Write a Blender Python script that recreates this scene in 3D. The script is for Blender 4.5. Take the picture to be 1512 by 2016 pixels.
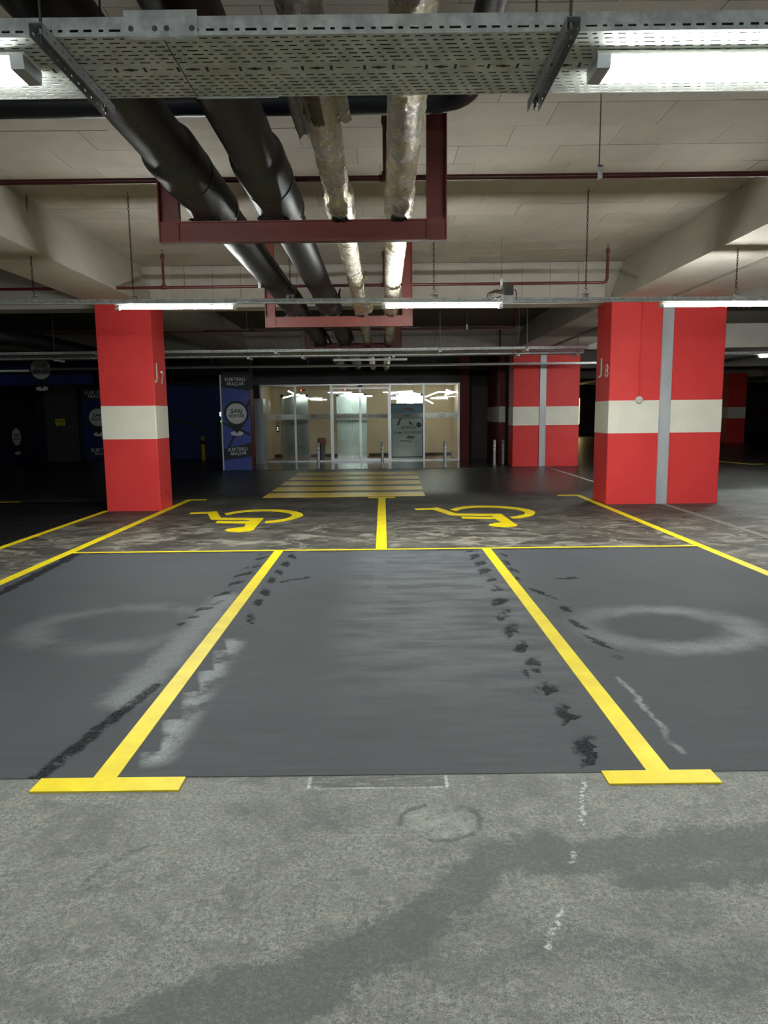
import bpy, math, random
from mathutils import Vector, Matrix, noise as mnoise
random.seed(7)
for o in list(bpy.data.objects): bpy.data.objects.remove(o)
scn = bpy.context.scene
COL = scn.collection

# ---------------------------------------------------------------- camera
PITCH = math.atan(191/1400.0); ROLL = math.radians(0.65)
cam_d = bpy.data.cameras.new('camera'); cam = bpy.data.objects.new('camera', cam_d); COL.objects.link(cam)
cam_d.sensor_fit = 'HORIZONTAL'; cam_d.sensor_width = 36.0; cam_d.lens = 1400/1512*36.0
cam_d.clip_start = 0.05; cam_d.clip_end = 300
_fw = Vector((0, math.cos(PITCH), -math.sin(PITCH))); _r = Vector((1,0,0)); _u = _r.cross(_fw)
_r2 = _r*math.cos(ROLL) - _u*math.sin(ROLL); _u2 = _r*math.sin(ROLL) + _u*math.cos(ROLL)
M = Matrix((_r2, _u2, -_fw)).transposed().to_4x4(); M.translation = Vector((0,0,1.6))
cam.matrix_world = M
scn.camera = cam

# ---------------------------------------------------------------- world and exposure
w = bpy.data.worlds.new('world'); scn.world = w; w.use_nodes = True
w.node_tree.nodes['Background'].inputs[0].default_value = (0.55,0.6,0.7,1)
w.node_tree.nodes['Background'].inputs[1].default_value = 0.004
vs = scn.view_settings
vs.view_transform = 'Standard'; vs.look = 'None'; vs.gamma = 1.0; vs.use_curve_mapping = False
vs.exposure = 1.75
PANEL_POWER = 30.0       # broad lamps under the near tray
TUBE_POWER = 190.0       # lower face of a bare tube
TUBE_BACK = 56.0         # its back
REAR_POWER = 80.0        # tubes added over the lane behind the camera, unseen
LOBBY_POWER = 7.5

# ---------------------------------------------------------------- node helpers
def lin(r, g, b):
    f = lambda c: (c/255/12.92) if c/255 <= 0.04045 else ((c/255+0.055)/1.055)**2.4
    return (f(r), f(g), f(b), 1.0)

class X:
    """a scalar node expression"""
    def __init__(s, nt, k): s.nt, s.k = nt, k
    def _m(s, op, *a, clamp=False):
        n = s.nt.nodes.new('ShaderNodeMath'); n.operation = op; n.use_clamp = clamp
        for i, v in enumerate(a):
            if isinstance(v, X): s.nt.links.new(v.k, n.inputs[i])
            else: n.inputs[i].default_value = v
        return X(s.nt, n.outputs[0])
    def __add__(s, o): return s._m('ADD', s, o)
    __radd__ = __add__
    def __sub__(s, o): return s._m('SUBTRACT', s, o)
    def __rsub__(s, o): return s._m('SUBTRACT', o, s)
    def __mul__(s, o): return s._m('MULTIPLY', s, o)
    __rmul__ = __mul__
    def __truediv__(s, o): return s._m('DIVIDE', s, o)
    def abs(s): return s._m('ABSOLUTE', s)
    def sqrt(s): return s._m('SQRT', s)
    def max(s, o): return s._m('MAXIMUM', s, o)
    def min(s, o): return s._m('MINIMUM', s, o)
    def fract(s): return s._m('FRACT', s)
    def sat(s): return s._m('ADD', s, 0.0, clamp=True)
    def ss(s, a, b):
        """smoothstep from 0 at a to 1 at b (a may be above b)"""
        n = s.nt.nodes.new('ShaderNodeMapRange'); n.interpolation_type = 'SMOOTHSTEP'
        s.nt.links.new(s.k, n.inputs[0])
        if a < b: vals = (a, b, 0, 1)
        else: vals = (b, a, 1, 0)
        for i, v in enumerate(vals): n.inputs[i+1].default_value = v
        return X(s.nt, n.outputs[0])

class Mat:
    def __init__(s, name):
        s.m = bpy.data.materials.new(name); s.m.use_nodes = True; s.nt = s.m.node_tree
        s.b = s.nt.nodes['Principled BSDF']
        g = s.nt.nodes.new('ShaderNodeNewGeometry'); s.pos = g.outputs['Position']
        sp = s.nt.nodes.new('ShaderNodeSeparateXYZ'); s.nt.links.new(s.pos, sp.inputs[0])
        s.x, s.y, s.z = (X(s.nt, sp.outputs[i]) for i in range(3))
    def noise(s, scale, detail=4, rough=0.55, stretch=(1,1,1), off=(0,0,0), dist=0.0):
        mp = s.nt.nodes.new('ShaderNodeMapping'); s.nt.links.new(s.pos, mp.inputs[0])
        mp.inputs['Scale'].default_value = stretch; mp.inputs['Location'].default_value = off
        n = s.nt.nodes.new('ShaderNodeTexNoise'); s.nt.links.new(mp.outputs[0], n.inputs['Vector'])
        n.inputs['Scale'].default_value = scale; n.inputs['Detail'].default_value = detail
        n.inputs['Roughness'].default_value = rough; n.inputs['Distortion'].default_value = dist
        return X(s.nt, n.outputs[0])
    def mix(s, fac, a, b):
        n = s.nt.nodes.new('ShaderNodeMix'); n.data_type = 'RGBA'
        if isinstance(fac, X): s.nt.links.new(fac.k, n.inputs[0])
        else: n.inputs[0].default_value = fac
        for i, v in ((6, a), (7, b)):
            if isinstance(v, tuple): n.inputs[i].default_value = v
            else: s.nt.links.new(v, n.inputs[i])
        return n.outputs[2]
    def set(s, name, v):
        i = s.b.inputs[name]
        if isinstance(v, X): s.nt.links.new(v.k, i)
        elif isinstance(v, (int, float, tuple)): i.default_value = v
        else: s.nt.links.new(v, i)
        return s
    def bump(s, h, strength=0.3, dist=0.01):
        n = s.nt.nodes.new('ShaderNodeBump'); n.inputs['Strength'].default_value = strength
        n.inputs['Distance'].default_value = dist
        s.nt.links.new(h.k, n.inputs['Height']); s.nt.links.new(n.outputs[0], s.b.inputs['Normal'])
        return s
    def seg(s, pts, wx=None, wy=None):
        """distance to a polyline on the floor"""
        x, y = wx or s.x, wy or s.y
        d = None
        for (ax, ay), (bx, by) in zip(pts, pts[1:]):
            ex, ey = bx-ax, by-ay; L2 = ex*ex+ey*ey
            px, py = x-ax, y-ay
            t = ((px*ex + py*ey)/L2).sat()
            dx, dy = px-t*ex, py-t*ey
            q = (dx*dx+dy*dy).sqrt()
            d = q if d is None else d.min(q)
        return d

def simple(name, col, rough=0.6, metal=0.0, var=0.12, scale=6.0, bump=0.0, spec=0.5, stretch=(1,1,1)):
    m = Mat(name)
    n = m.noise(scale, 5, 0.6, stretch)
    d = tuple(c*(1-var) for c in col[:3])+(1,); l = tuple(min(1, c*(1+var)) for c in col[:3])+(1,)
    m.set('Base Color', m.mix(n.ss(0.3, 0.7), d, l)).set('Roughness', (n*0.25+(rough-0.12)).sat()).set('Metallic', metal)
    m.set('Specular IOR Level', spec)
    if bump: m.bump(m.noise(scale*8, 4, 0.6), bump, 0.004)
    return m.m

def emit(name, col, strength):
    m = Mat(name); m.set('Base Color', col).set('Emission Color', col).set('Emission Strength', strength)
    return m.m

# ---------------------------------------------------------------- materials
MT = {}
def floor_concrete():
    m = Mat('concrete floor')
    fine = m.noise(60, 6, 0.8); grit = m.noise(190, 3, 0.8); mid = m.noise(7, 6, 0.65); big = m.noise(1.3, 5, 0.6)
    blot = m.noise(1.5, 7, 0.7, (0.75,1.0,1), (3,1,0), 0.8); blot2 = m.noise(2.6, 8, 0.74, (0.7,1.0,1), (9,4,0), 1.2)
    wx = m.x + (m.noise(3.0, 8, 0.78, off=(5,5,0))-0.5)*0.46; wy = m.y + (m.noise(3.0, 8, 0.78, off=(1,8,0))-0.5)*0.46
    sx = m.x + (m.noise(9,7,0.78,off=(6,2,0))-0.5)*0.13; sy = m.y + (m.noise(9, 7, 0.78, off=(2,2,0))-0.5)*0.13
    # clean lane concrete in front of the bays
    base = m.mix((fine*0.5+grit*0.5).ss(0.38, 0.64), lin(66,66,63), lin(158,157,146))
    base = m.mix(mid.ss(0.42, 0.62)*0.45, base, lin(108,107,100))
    base = m.mix(m.noise(2.1,7,0.72,off=(4,7,0),dist=0.6).ss(0.50,0.62)*0.45, base, lin(72,73,71))
    mott = m.noise(15, 9, 0.82, off=(2,9,0), dist=0.4); mott2 = m.noise(4.5, 9, 0.8, off=(7,3,0), dist=0.5)
    base = m.mix(mott.ss(0.54,0.62)*0.5, base, lin(148,146,132))
    base = m.mix((mott*0.5+mott2*0.5).ss(0.50,0.42)*0.5, base, lin(82,82,79))
    # grease-dark tyre sweep across the lane
    sweep = m.seg([(2.4,2.62),(1.45,2.5),(0.72,2.4),(0.40,2.40),(0.14,2.12),(0.02,1.99),(-0.29,1.78),(-0.75,1.66)], wx, wy).ss(0.19, 0.03)
    sweep = sweep.max(m.seg([(2.2,2.35),(1.32,2.28),(0.83,2.24)], wx, wy).ss(0.14, 0.02)*0.9)
    sweep = sweep.max(m.seg([(0.45,2.0),(0.9,1.85),(1.6,1.95)], wx, wy).ss(0.26, 0.02)*0.55)
    sweep = sweep.max(m.seg([(-0.62,2.75),(-0.35,2.6),(0.0,2.8)], wx, wy).ss(0.24, 0.0)*0.5)
    speck = (fine*0.6+grit*0.4).ss(0.62, 0.42)
    base = m.mix(((sweep+(mott-0.5)*1.5+(mott2-0.5)*0.9).ss(0.32,0.72)*(speck*0.25+0.62)).sat(), base, lin(74,75,74))
    # small marks: scratch, ring, chalk drips, ghost of an old painted block
    scr = m.seg([(-0.91,2.49),(-1.01,2.40),(-1.05,2.26),(-1.0,2.24)], sx, sy).ss(0.022, 0.006)
    base = m.mix(scr*fine.ss(0.62,0.42)*0.8, base, lin(70,70,68))
    dx, dy = sx-0.21, sy-2.63; rr = (dx*dx*1.0+dy*dy*1.7).sqrt()
    ring = ((rr-0.165).abs()).ss(0.024, 0.006)*m.noise(6,3,0.5,off=(4,4,0)).ss(0.40,0.5)
    base = m.mix(rr.ss(0.17,0.10)*mott.ss(0.4,0.55)*0.45, base, lin(150,150,142))
    base = m.mix(ring*0.85, base, lin(72,72,70))
    chalk = m.seg([(0.86,2.92),(0.76,2.60)], sx, sy).min(m.seg([(0.685,2.42),(0.66,2.36)], sx, sy)).min(m.seg([(0.57,2.12),(0.48,1.94)], sx, sy))
    base = m.mix(chalk.ss(0.011,0.003)*fine.ss(0.46,0.54)*0.85, base, lin(196,196,190))
    bx = ((m.x+0.04).abs()-0.30).abs().ss(0.012,0.004)*((m.y-2.94).abs().ss(0.055,0.05))
    by = ((m.y-2.893).abs()).ss(0.010,0.003)*((m.x+0.04).abs().ss(0.31,0.30))
    base = m.mix((bx.max(by)*fine.ss(0.38,0.52)*0.8).sat(), base, lin(190,190,180))
    fill = ((m.x+0.04).abs().ss(0.30,0.29))*((m.y-2.94).abs().ss(0.055,0.045))
    base = m.mix(fill*m.noise(22,5,0.7,(0.3,2.2,1)).ss(0.42,0.5)*0.7, base, lin(66,66,62))
    # stained floor under the parking bays and beyond, with some painted light falloff
    old = m.mix(blot.ss(0.36,0.66), lin(48,46,41), lin(86,82,73))
    pale = (blot2.ss(0.47,0.62)*(m.y.ss(12.6,8.9)*0.85+0.06)).sat()  # pale stains; their fade with distance is partly painted light falloff
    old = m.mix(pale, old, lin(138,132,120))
    old = m.mix((m.noise(5,7,0.75,(0.5,1.0,1),(1,3,0),1.0).ss(0.5,0.66))*0.6, old, lin(33,32,29))
    old = m.mix(m.noise(1.2,6,0.7,(0.45,1.2,1),(7,0,0),0.8).ss(0.48,0.62)*m.y.ss(10.0,13.5)*0.7, old, lin(30,30,29))  # dark blotches growing with distance, partly painted shade
    # dark driving lane behind the bays
    lane = m.mix(m.noise(3,6,0.65,(0.3,1.5,1),(2,6,0)).ss(0.35,0.7), lin(38,38,37), lin(62,61,58))
    old = m.mix((m.y+(blot-0.5)*1.2).ss(13.7,14.6), old, lane)
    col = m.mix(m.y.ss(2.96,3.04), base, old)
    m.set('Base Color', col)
    m.set('Roughness', (0.62+(mid-0.5)*0.3-m.y.ss(13.5,15)*0.28).sat())
    m.bump(fine*0.5+grit*0.5+mid*0.6, 0.35, 0.004)
    return m.m
def coating():
    m = Mat('grey floor coating')
    brush = m.noise(9, 5, 0.6, (0.22,2.4,1)); fine = m.noise(120, 3, 0.7); mid = m.noise(3, 5, 0.6)
    wx = m.x + (m.noise(5, 6, 0.75, off=(5,5,0))-0.5)*0.26; wy = m.y + (m.noise(5, 6, 0.75, off=(1,8,0))-0.5)*0.26
    col = m.mix(brush.ss(0.25,0.75), lin(63,65,68), lin(73,75,78))
    col = m.mix(m.noise(1.1,3,0.5).ss(0.45,0.7)*0.35, col, lin(56,58,60))
    # paler thin strokes where the roller ran dry
    haze = m.seg([(-1.42,6.2),(-1.45,4.6),(-1.5,3.9)], wx, wy).ss(0.20,0.02)*0.55
    haze = haze.max(m.seg([(-1.10,4.9),(-1.10,4.2),(-1.10,3.2)], m.x, m.y).ss(0.15,0.0)*((m.x+1.14+((m.y*2.7+mid*0.5).fract()-0.5)*0.10).ss(-0.015,0.012))*m.noise(4,5,0.65,(0.9,0.9,1),(3,3,0)).ss(0.36,0.56)*0.95)
    haze = haze.max(m.seg([(1.42,4.15),(1.41,3.6),(1.40,3.18)], m.x+(m.noise(5,4,0.6,off=(2,6,0))-0.5)*0.16, m.y).ss(0.03,0.002)*m.noise(3.5,3,0.5,off=(5,1,0)).ss(0.40,0.58)*0.75)
    dx, dy = wx-2.08, wy-5.16; q = (dx*dx*1.0+dy*dy*1.55).sqrt()
    haze = haze.max((q-0.60).abs().ss(0.26,0.0)*((m.x-m.y*0.5).ss(-1.7,-0.1)*0.8+0.08)*(m.noise(2.2,4,0.6,off=(8,2,0)).ss(0.25,0.6)*0.6+0.4)*0.85)
    dx, dy = wx+2.05, wy-5.35; q2 = (dx*dx*1.0+dy*dy*1.3).sqrt()
    haze = haze.max((q2-0.62).abs().ss(0.26,0.0)*m.noise(2.2,4,0.6,off=(3,2,0)).ss(0.3,0.6)*0.30)
    haze = haze.max((m.x+0.05).abs().ss(0.075,0.06)*brush.ss(0.35,0.6)*m.y.ss(4.6,6.0)*0.2)
    haze = haze.max((m.x-0.45).abs().ss(1.0,0.5)*m.noise(4,5,0.6,(0.4,1.4,1),(1,1,0)).ss(0.35,0.65)*m.y.ss(3.2,5.0)*0.30)
    col = m.mix((haze*(fine.ss(0.35,0.6)*0.6+0.45)).sat(), col, lin(146,148,150))
    inner = q.ss(0.52,0.30)*0.5
    col = m.mix(inner, col, lin(52,53,54))
    # rubber-dark scuffs that were not covered
    brk = m.noise(3.6,5,0.7,(1.4,1.0,1),(6,1,0)).ss(0.40,0.50)*0.85+0.15
    tooth = (((m.y*1.0-m.x*1.1)*2.6+mid*1.2).fract()).ss(0.75,0.15)
    tooth2 = (((m.y*1.0+m.x*1.4)*2.4+mid*1.2).fract()).ss(0.75,0.15)
    dk = m.seg([(-1.39,8.2),(-1.47,6.13),(-1.58,5.24)], wx, wy).ss(0.10,0.012)*brk*tooth
    dk = dk.max(m.seg([(-1.06,8.2),(-1.11,6.69),(-1.06,5.3)], wx, wy).ss(0.085,0.012)*brk*tooth2)
    dk = dk.max(m.seg([(-1.02,6.75),(-0.77,6.95)], wx, wy).ss(0.05,0.01)*0.6)
    dk = dk.max(m.seg([(1.02,8.2),(1.02,6.39),(0.94,5.27),(0.93,4.47),(0.94,3.88),(0.96,3.54),(0.97,3.0)], wx, wy).ss(0.10,0.012)*brk*(tooth*0.8+0.2))
    dk = dk.max(m.seg([(1.35,8.2),(1.31,6.57),(1.50,5.8),(1.46,5.0),(1.55,4.5)], wx, wy).ss(0.06,0.008)*brk*tooth2)
    dk = dk.max(m.seg([(-1.38,4.1),(-1.42,3.88),(-1.5,3.42),(-1.57,3.0)], m.x+(m.noise(7,6,0.75,off=(4,4,0))-0.5)*0.10, m.y).ss(0.07,0.0)*m.noise(14,5,0.7,off=(1,1,0)).ss(0.30,0.5)*0.95)
    dk = dk.max(m.seg([(-3.66,8.3),(-3.56,6.4),(-3.55,5.5)], wx, wy).ss(0.10,0.02)*0.85)
    dk = dk.max(m.y.ss(8.16,8.36)*brk*0.55)
    dk = dk.max(m.seg([(1.7,6.75),(1.85,6.8)], wx, wy).ss(0.04,0.01)*0.8)
    col = m.mix((dk.ss(0.10,0.75)*(fine.ss(0.60,0.40)*0.6+0.36)).sat(), col, lin(13,13,14))
    m.set('Base Color', col).set('Roughness', (0.72+(brush-0.5)*0.2).sat())
    m.set('Specular IOR Level', (0.3-dk.ss(0.12,0.62)*0.26).sat())
    m.bump(fine*0.6+brush*0.5, 0.25, 0.003)
    return m.m
MT['floor'] = floor_concrete(); MT['coat'] = coating()
MT['black_coat'] = simple('black floor coating', lin(20,20,22), 0.5, 0, 0.35, 2.0, 0.2, stretch=(0.3,1.5,1))
MT['tile'] = simple('polished dark tile', lin(58,58,56), 0.16, 0, 0.2, 3.0)
MT['pale_joint'] = simple('pale joint mortar', lin(120,116,108), 0.8, 0, 0.3, 14)
def yellow(name, c0, c1, wear, rough=0.5):
    m = Mat(name); n = m.noise(60,4,0.7); k = m.noise(4,5,0.65)
    c = m.mix(k.ss(0.35,0.65), c0, c1)
    c = m.mix(((n*0.6+k*0.4).ss(0.60,0.70)*wear).sat(), c, lin(222,200,84))
    m.set('Base Color', c).set('Roughness', rough); m.bump(n, 0.25, 0.002); return m.m
MT['yellow'] = yellow('yellow road paint', lin(226,197,8), lin(238,214,18), 0.3)
MT['yellow_worn'] = yellow('worn yellow road paint', lin(232,194,40), lin(242,212,76), 0.5, 0.28)
MT['yellow_post'] = simple('yellow post paint', lin(222,180,20), 0.45)
MT['ceil'] = simple('ceiling panel', lin(184,176,167), 0.9, 0, 0.06, 2.5, 0.25, 0.2)
MT['ceil2'] = simple('ceiling panel warm', lin(178,170,160), 0.9, 0, 0.07, 2.5, 0.25, 0.2)
MT['ceil_gap'] = simple('ceiling joint', lin(112,106,98), 0.95, 0, 0.1, 4, 0, 0.1)
MT['beam'] = simple('painted concrete beam', lin(190,184,174), 0.85, 0, 0.08, 1.8, 0.3, 0.25)
MT['grey_wall'] = simple('grey wall', lin(92,92,92), 0.85, 0, 0.12, 1.2, 0.2, 0.2)
MT['dark_wall'] = simple('dark grey wall', lin(62,60,58), 0.8, 0, 0.12, 1.2, 0.2, 0.2)
def column_red():
    m = Mat('red column paint'); n = m.noise(1.6,4,0.6); k = m.noise(30,3,0.7,(1,1,0.3))
    c = m.mix(n.ss(0.3,0.7), lin(218,58,58), lin(226,64,63))
    sc = (m.noise(3.5,5,0.75,(1,1,9),(2,3,1)).ss(0.70,0.74)*(m.z.ss(0.5,0.3)))
    c = m.mix(sc*0.6, c, lin(90,26,26))
    m.set('Base Color', c).set('Roughness', 0.55).set('Specular IOR Level', 0.35); m.bump(k+n, 0.12, 0.003); return m.m
MT['red'] = column_red()
MT['cream'] = simple('cream band paint', lin(234,229,215), 0.6, 0, 0.04, 3, 0.06, 0.35)
MT['letter'] = simple('stencil white', lin(222,214,200), 0.7, 0, 0.08, 30)
MT['dark_red'] = simple('dark red wall paint', lin(112,26,28), 0.6, 0, 0.1, 1.5, 0.1)
def galv():
    m = Mat('galvanised steel'); n = m.noise(16,4,0.6,(1,1,1)); k = m.noise(60,3,0.6)
    c = m.mix(n.ss(0.35,0.65), lin(190,194,196), lin(226,230,232))
    m.set('Base Color', c).set('Metallic', 0.2).set('Roughness', (0.34+n*0.22).sat()); m.bump(k, 0.05, 0.002); return m.m
MT['galv'] = galv()
def galv2():
    m = Mat('dull galvanised sheet'); n = m.noise(10,4,0.6)
    c = m.mix(n.ss(0.35,0.65), lin(176,178,170), lin(204,206,198))
    m.set('Base Color', c).set('Metallic', 0.3).set('Roughness', 0.5); return m.m
MT['sheet'] = galv2()
MT['steel'] = simple('grey steel channel', lin(146,148,150), 0.45, 0.35, 0.1, 12)
MT['rod'] = simple('zinc rod', lin(120,120,122), 0.4, 0.8, 0.1, 30)
MT['chain'] = simple('dark chain steel', lin(70,66,58), 0.5, 0.8, 0.2, 30)
MT['plate'] = simple('brushed aluminium cover', lin(184,186,190), 0.42, 0.25, 0.10, 3, 0.03, 0.5, (1,1,0.25))
MT['frame_red'] = simple('red oxide steel', lin(112,46,38), 0.5, 0.0, 0.14, 4, 0.08)
MT['pipe_red'] = simple('red sprinkler pipe', lin(80,25,27), 0.35, 0.0, 0.14, 6, 0.03)
def black_wrap():
    m = Mat('black pipe jacket'); n = m.noise(5,4,0.6,(3,0.6,3)); k = m.noise(22,4,0.6)
    m.set('Base Color', m.mix(n.ss(0.3,0.7), lin(22,22,26), lin(33,33,37))).set('Roughness', (0.40+n*0.25).sat()).set('Specular IOR Level', 0.5)
    m.bump(k*0.5+n, 0.25, 0.01); return m.m
MT['black'] = black_wrap()
MT['navy'] = simple('navy pipe jacket', lin(24,26,38), 0.45, 0, 0.15, 5, 0.1)
MT['tape'] = simple('shiny black tape', lin(18,18,20), 0.22, 0, 0.2, 12, 0.2)
def foil():
    m = Mat('aluminium foil wrap')
    cr = m.noise(34,6,0.7,(1,0.7,1),(0,0,0),1.6); big = m.noise(6,4,0.6,(1,1,1),(3,3,3),0.8); tone = m.noise(4.5,4,0.6,(1,1.6,1),(8,1,2))
    c = m.mix(tone.ss(0.4,0.6), lin(206,203,198), lin(212,203,168))
    c = m.mix(m.noise(7,3,0.5,(1,1,1),(1,9,4)).ss(0.62,0.7)*0.5, c, lin(196,168,170))
    m.set('Base Color', c).set('Metallic', 1.0).set('Roughness', (0.16+big*0.2).sat())
    m.bump(cr*0.9+big, 1.0, 0.03); return m.m
MT['foil'] = foil()
MT['wool'] = simple('exposed brown insulation', lin(84,70,46), 0.9, 0, 0.3, 18, 0.5)
MT['grey_tape'] = simple('grey cloth tape', lin(112,112,112), 0.5, 0.2, 0.2, 14, 0.3)
MT['white_plastic'] = simple('white plastic', lin(214,214,208), 0.45, 0, 0.03, 8)
MT['grey_box'] = simple('grey junction box plastic', lin(104,104,100), 0.5, 0, 0.06, 8)
MT['cable'] = simple('black cable', lin(30,30,28), 0.5)
MT['panel_lit'] = emit('lit diffuser', (0.93,1.0,0.97,1), PANEL_POWER)
MT['tube_lit'] = emit('lit tube', (0.93,1.0,0.97,1), TUBE_POWER)
MT['rear_lit'] = emit('lit added rear tube', (0.93,1.0,0.97,1), REAR_POWER)
MT['rear_back'] = emit('lit added rear tube back', (0.93,1.0,0.97,1), REAR_POWER*0.3)
MT['tube_back'] = emit('lit tube back', (0.95,0.98,0.94,1), TUBE_BACK)
MT['lobby_lit'] = emit('lit lobby tube', (0.95,1.0,0.93,1), LOBBY_POWER)
MT['red_lamp'] = emit('red indicator', (1,0.05,0.04,1), 3.0)
MT['green_lamp'] = emit('green indicator', (0.1,1,0.15,1), 3.0)
MT['white_lamp'] = emit('white indicator', (1,1,1,1), 2.5)
MT['warm_window'] = emit('warm lit window', (1.0,0.72,0.30,1), 1.4)
MT['blue'] = simple('blue vinyl wrap', lin(82,100,186), 0.4, 0, 0.12, 0.8)
MT['blue_shaded'] = simple('shaded blue vinyl wrap', lin(30,46,112), 0.45, 0, 0.12, 0.8)  # same vinyl as the column wrap, darkened for the dim charging area
MT['navy_vinyl'] = simple('dark blue vinyl', lin(15,21,46), 0.45, 0, 0.15, 0.8)
MT['charcoal'] = simple('charcoal vinyl', lin(46,50,58), 0.5, 0, 0.08, 3)
MT['vinyl_white'] = simple('white vinyl', lin(226,228,230), 0.5, 0, 0.03, 4)
MT['black_print'] = simple('black print', lin(24,24,26), 0.6)
MT['door_grey'] = simple('dark grey metal door', lin(70,72,72), 0.5, 0.1, 0.08, 2)
MT['door_brown'] = simple('dull maroon door', lin(62,44,44), 0.55, 0, 0.1, 2)
MT['sign_yellow'] = simple('yellow sign', lin(220,206,60), 0.5)
MT['alu'] = simple('silver aluminium profile', lin(196,200,202), 0.35, 0.7, 0.05, 6)
MT['lobby_wall'] = simple('beige lobby wall', lin(206,188,162), 0.7, 0, 0.06, 1.0)
MT['lobby_floor'] = simple('brown lobby tile', lin(140,104,84), 0.2, 0, 0.12, 3)
MT['skirting'] = simple('dark skirting', lin(48,42,38), 0.5)
def brushed():
    m = Mat('brushed stainless steel'); n = m.noise(14,3,0.6,(0.3,1,6)); 
    m.set('Base Color', lin(190,194,190)).set('Metallic', 1.0).set('Roughness', (0.14+n*0.12).sat()); m.bump(n, 0.05, 0.003); return m.m
MT['stainless'] = brushed()
MT['cabinet'] = simple('light grey cabinet', lin(170,174,180), 0.35, 0.3, 0.06, 2)
MT['bin_dark'] = simple('dark bin', lin(52,46,46), 0.4, 0.2)
MT['bin_red'] = simple('maroon bin top', lin(120,48,44), 0.5)
MT['poster'] = simple('grey poster print', lin(214,218,220), 0.35, 0, 0.15, 1.5)
MT['poster_blue'] = simple('slate poster print', lin(96,120,148), 0.35, 0, 0.2, 1.5)
MT['poster_dark'] = simple('poster ink', lin(60,66,80), 0.5)
MT['poster_rose'] = simple('dull rose print', lin(128,84,84), 0.5)
def glass():
    m = bpy.data.materials.new('clear glass'); m.use_nodes = True; nt = m.node_tree; nt.nodes.clear()
    o = nt.nodes.new('ShaderNodeOutputMaterial'); mx = nt.nodes.new('ShaderNodeMixShader')
    t = nt.nodes.new('ShaderNodeBsdfTransparent'); t.inputs[0].default_value = (0.86,0.90,0.88,1)
    g = nt.nodes.new('ShaderNodeBsdfGlossy'); g.inputs['Roughness'].default_value = 0.02
    fr = nt.nodes.new('ShaderNodeFresnel'); fr.inputs[0].default_value = 1.5
    nt.links.new(fr.outputs[0], mx.inputs[0]); nt.links.new(t.outputs[0], mx.inputs[1]); nt.links.new(g.outputs[0], mx.inputs[2])
    nt.links.new(mx.outputs[0], o.inputs[0]); return m
MT['glass'] = glass()
def frosted():
    m = bpy.data.materials.new('frosted film'); m.use_nodes = True; nt = m.node_tree; nt.nodes.clear()
    o = nt.nodes.new('ShaderNodeOutputMaterial'); mx = nt.nodes.new('ShaderNodeMixShader'); mx.inputs[0].default_value = 0.8
    d = nt.nodes.new('ShaderNodeBsdfDiffuse'); d.inputs[0].default_value = lin(242,245,245)
    t = nt.nodes.new('ShaderNodeBsdfTranslucent'); t.inputs[0].default_value = lin(242,245,245)
    nt.links.new(d.outputs[0], mx.inputs[1]); nt.links.new(t.outputs[0], mx.inputs[2]); nt.links.new(mx.outputs[0], o.inputs[0]); return m
MT['frosted'] = frosted()

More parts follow.
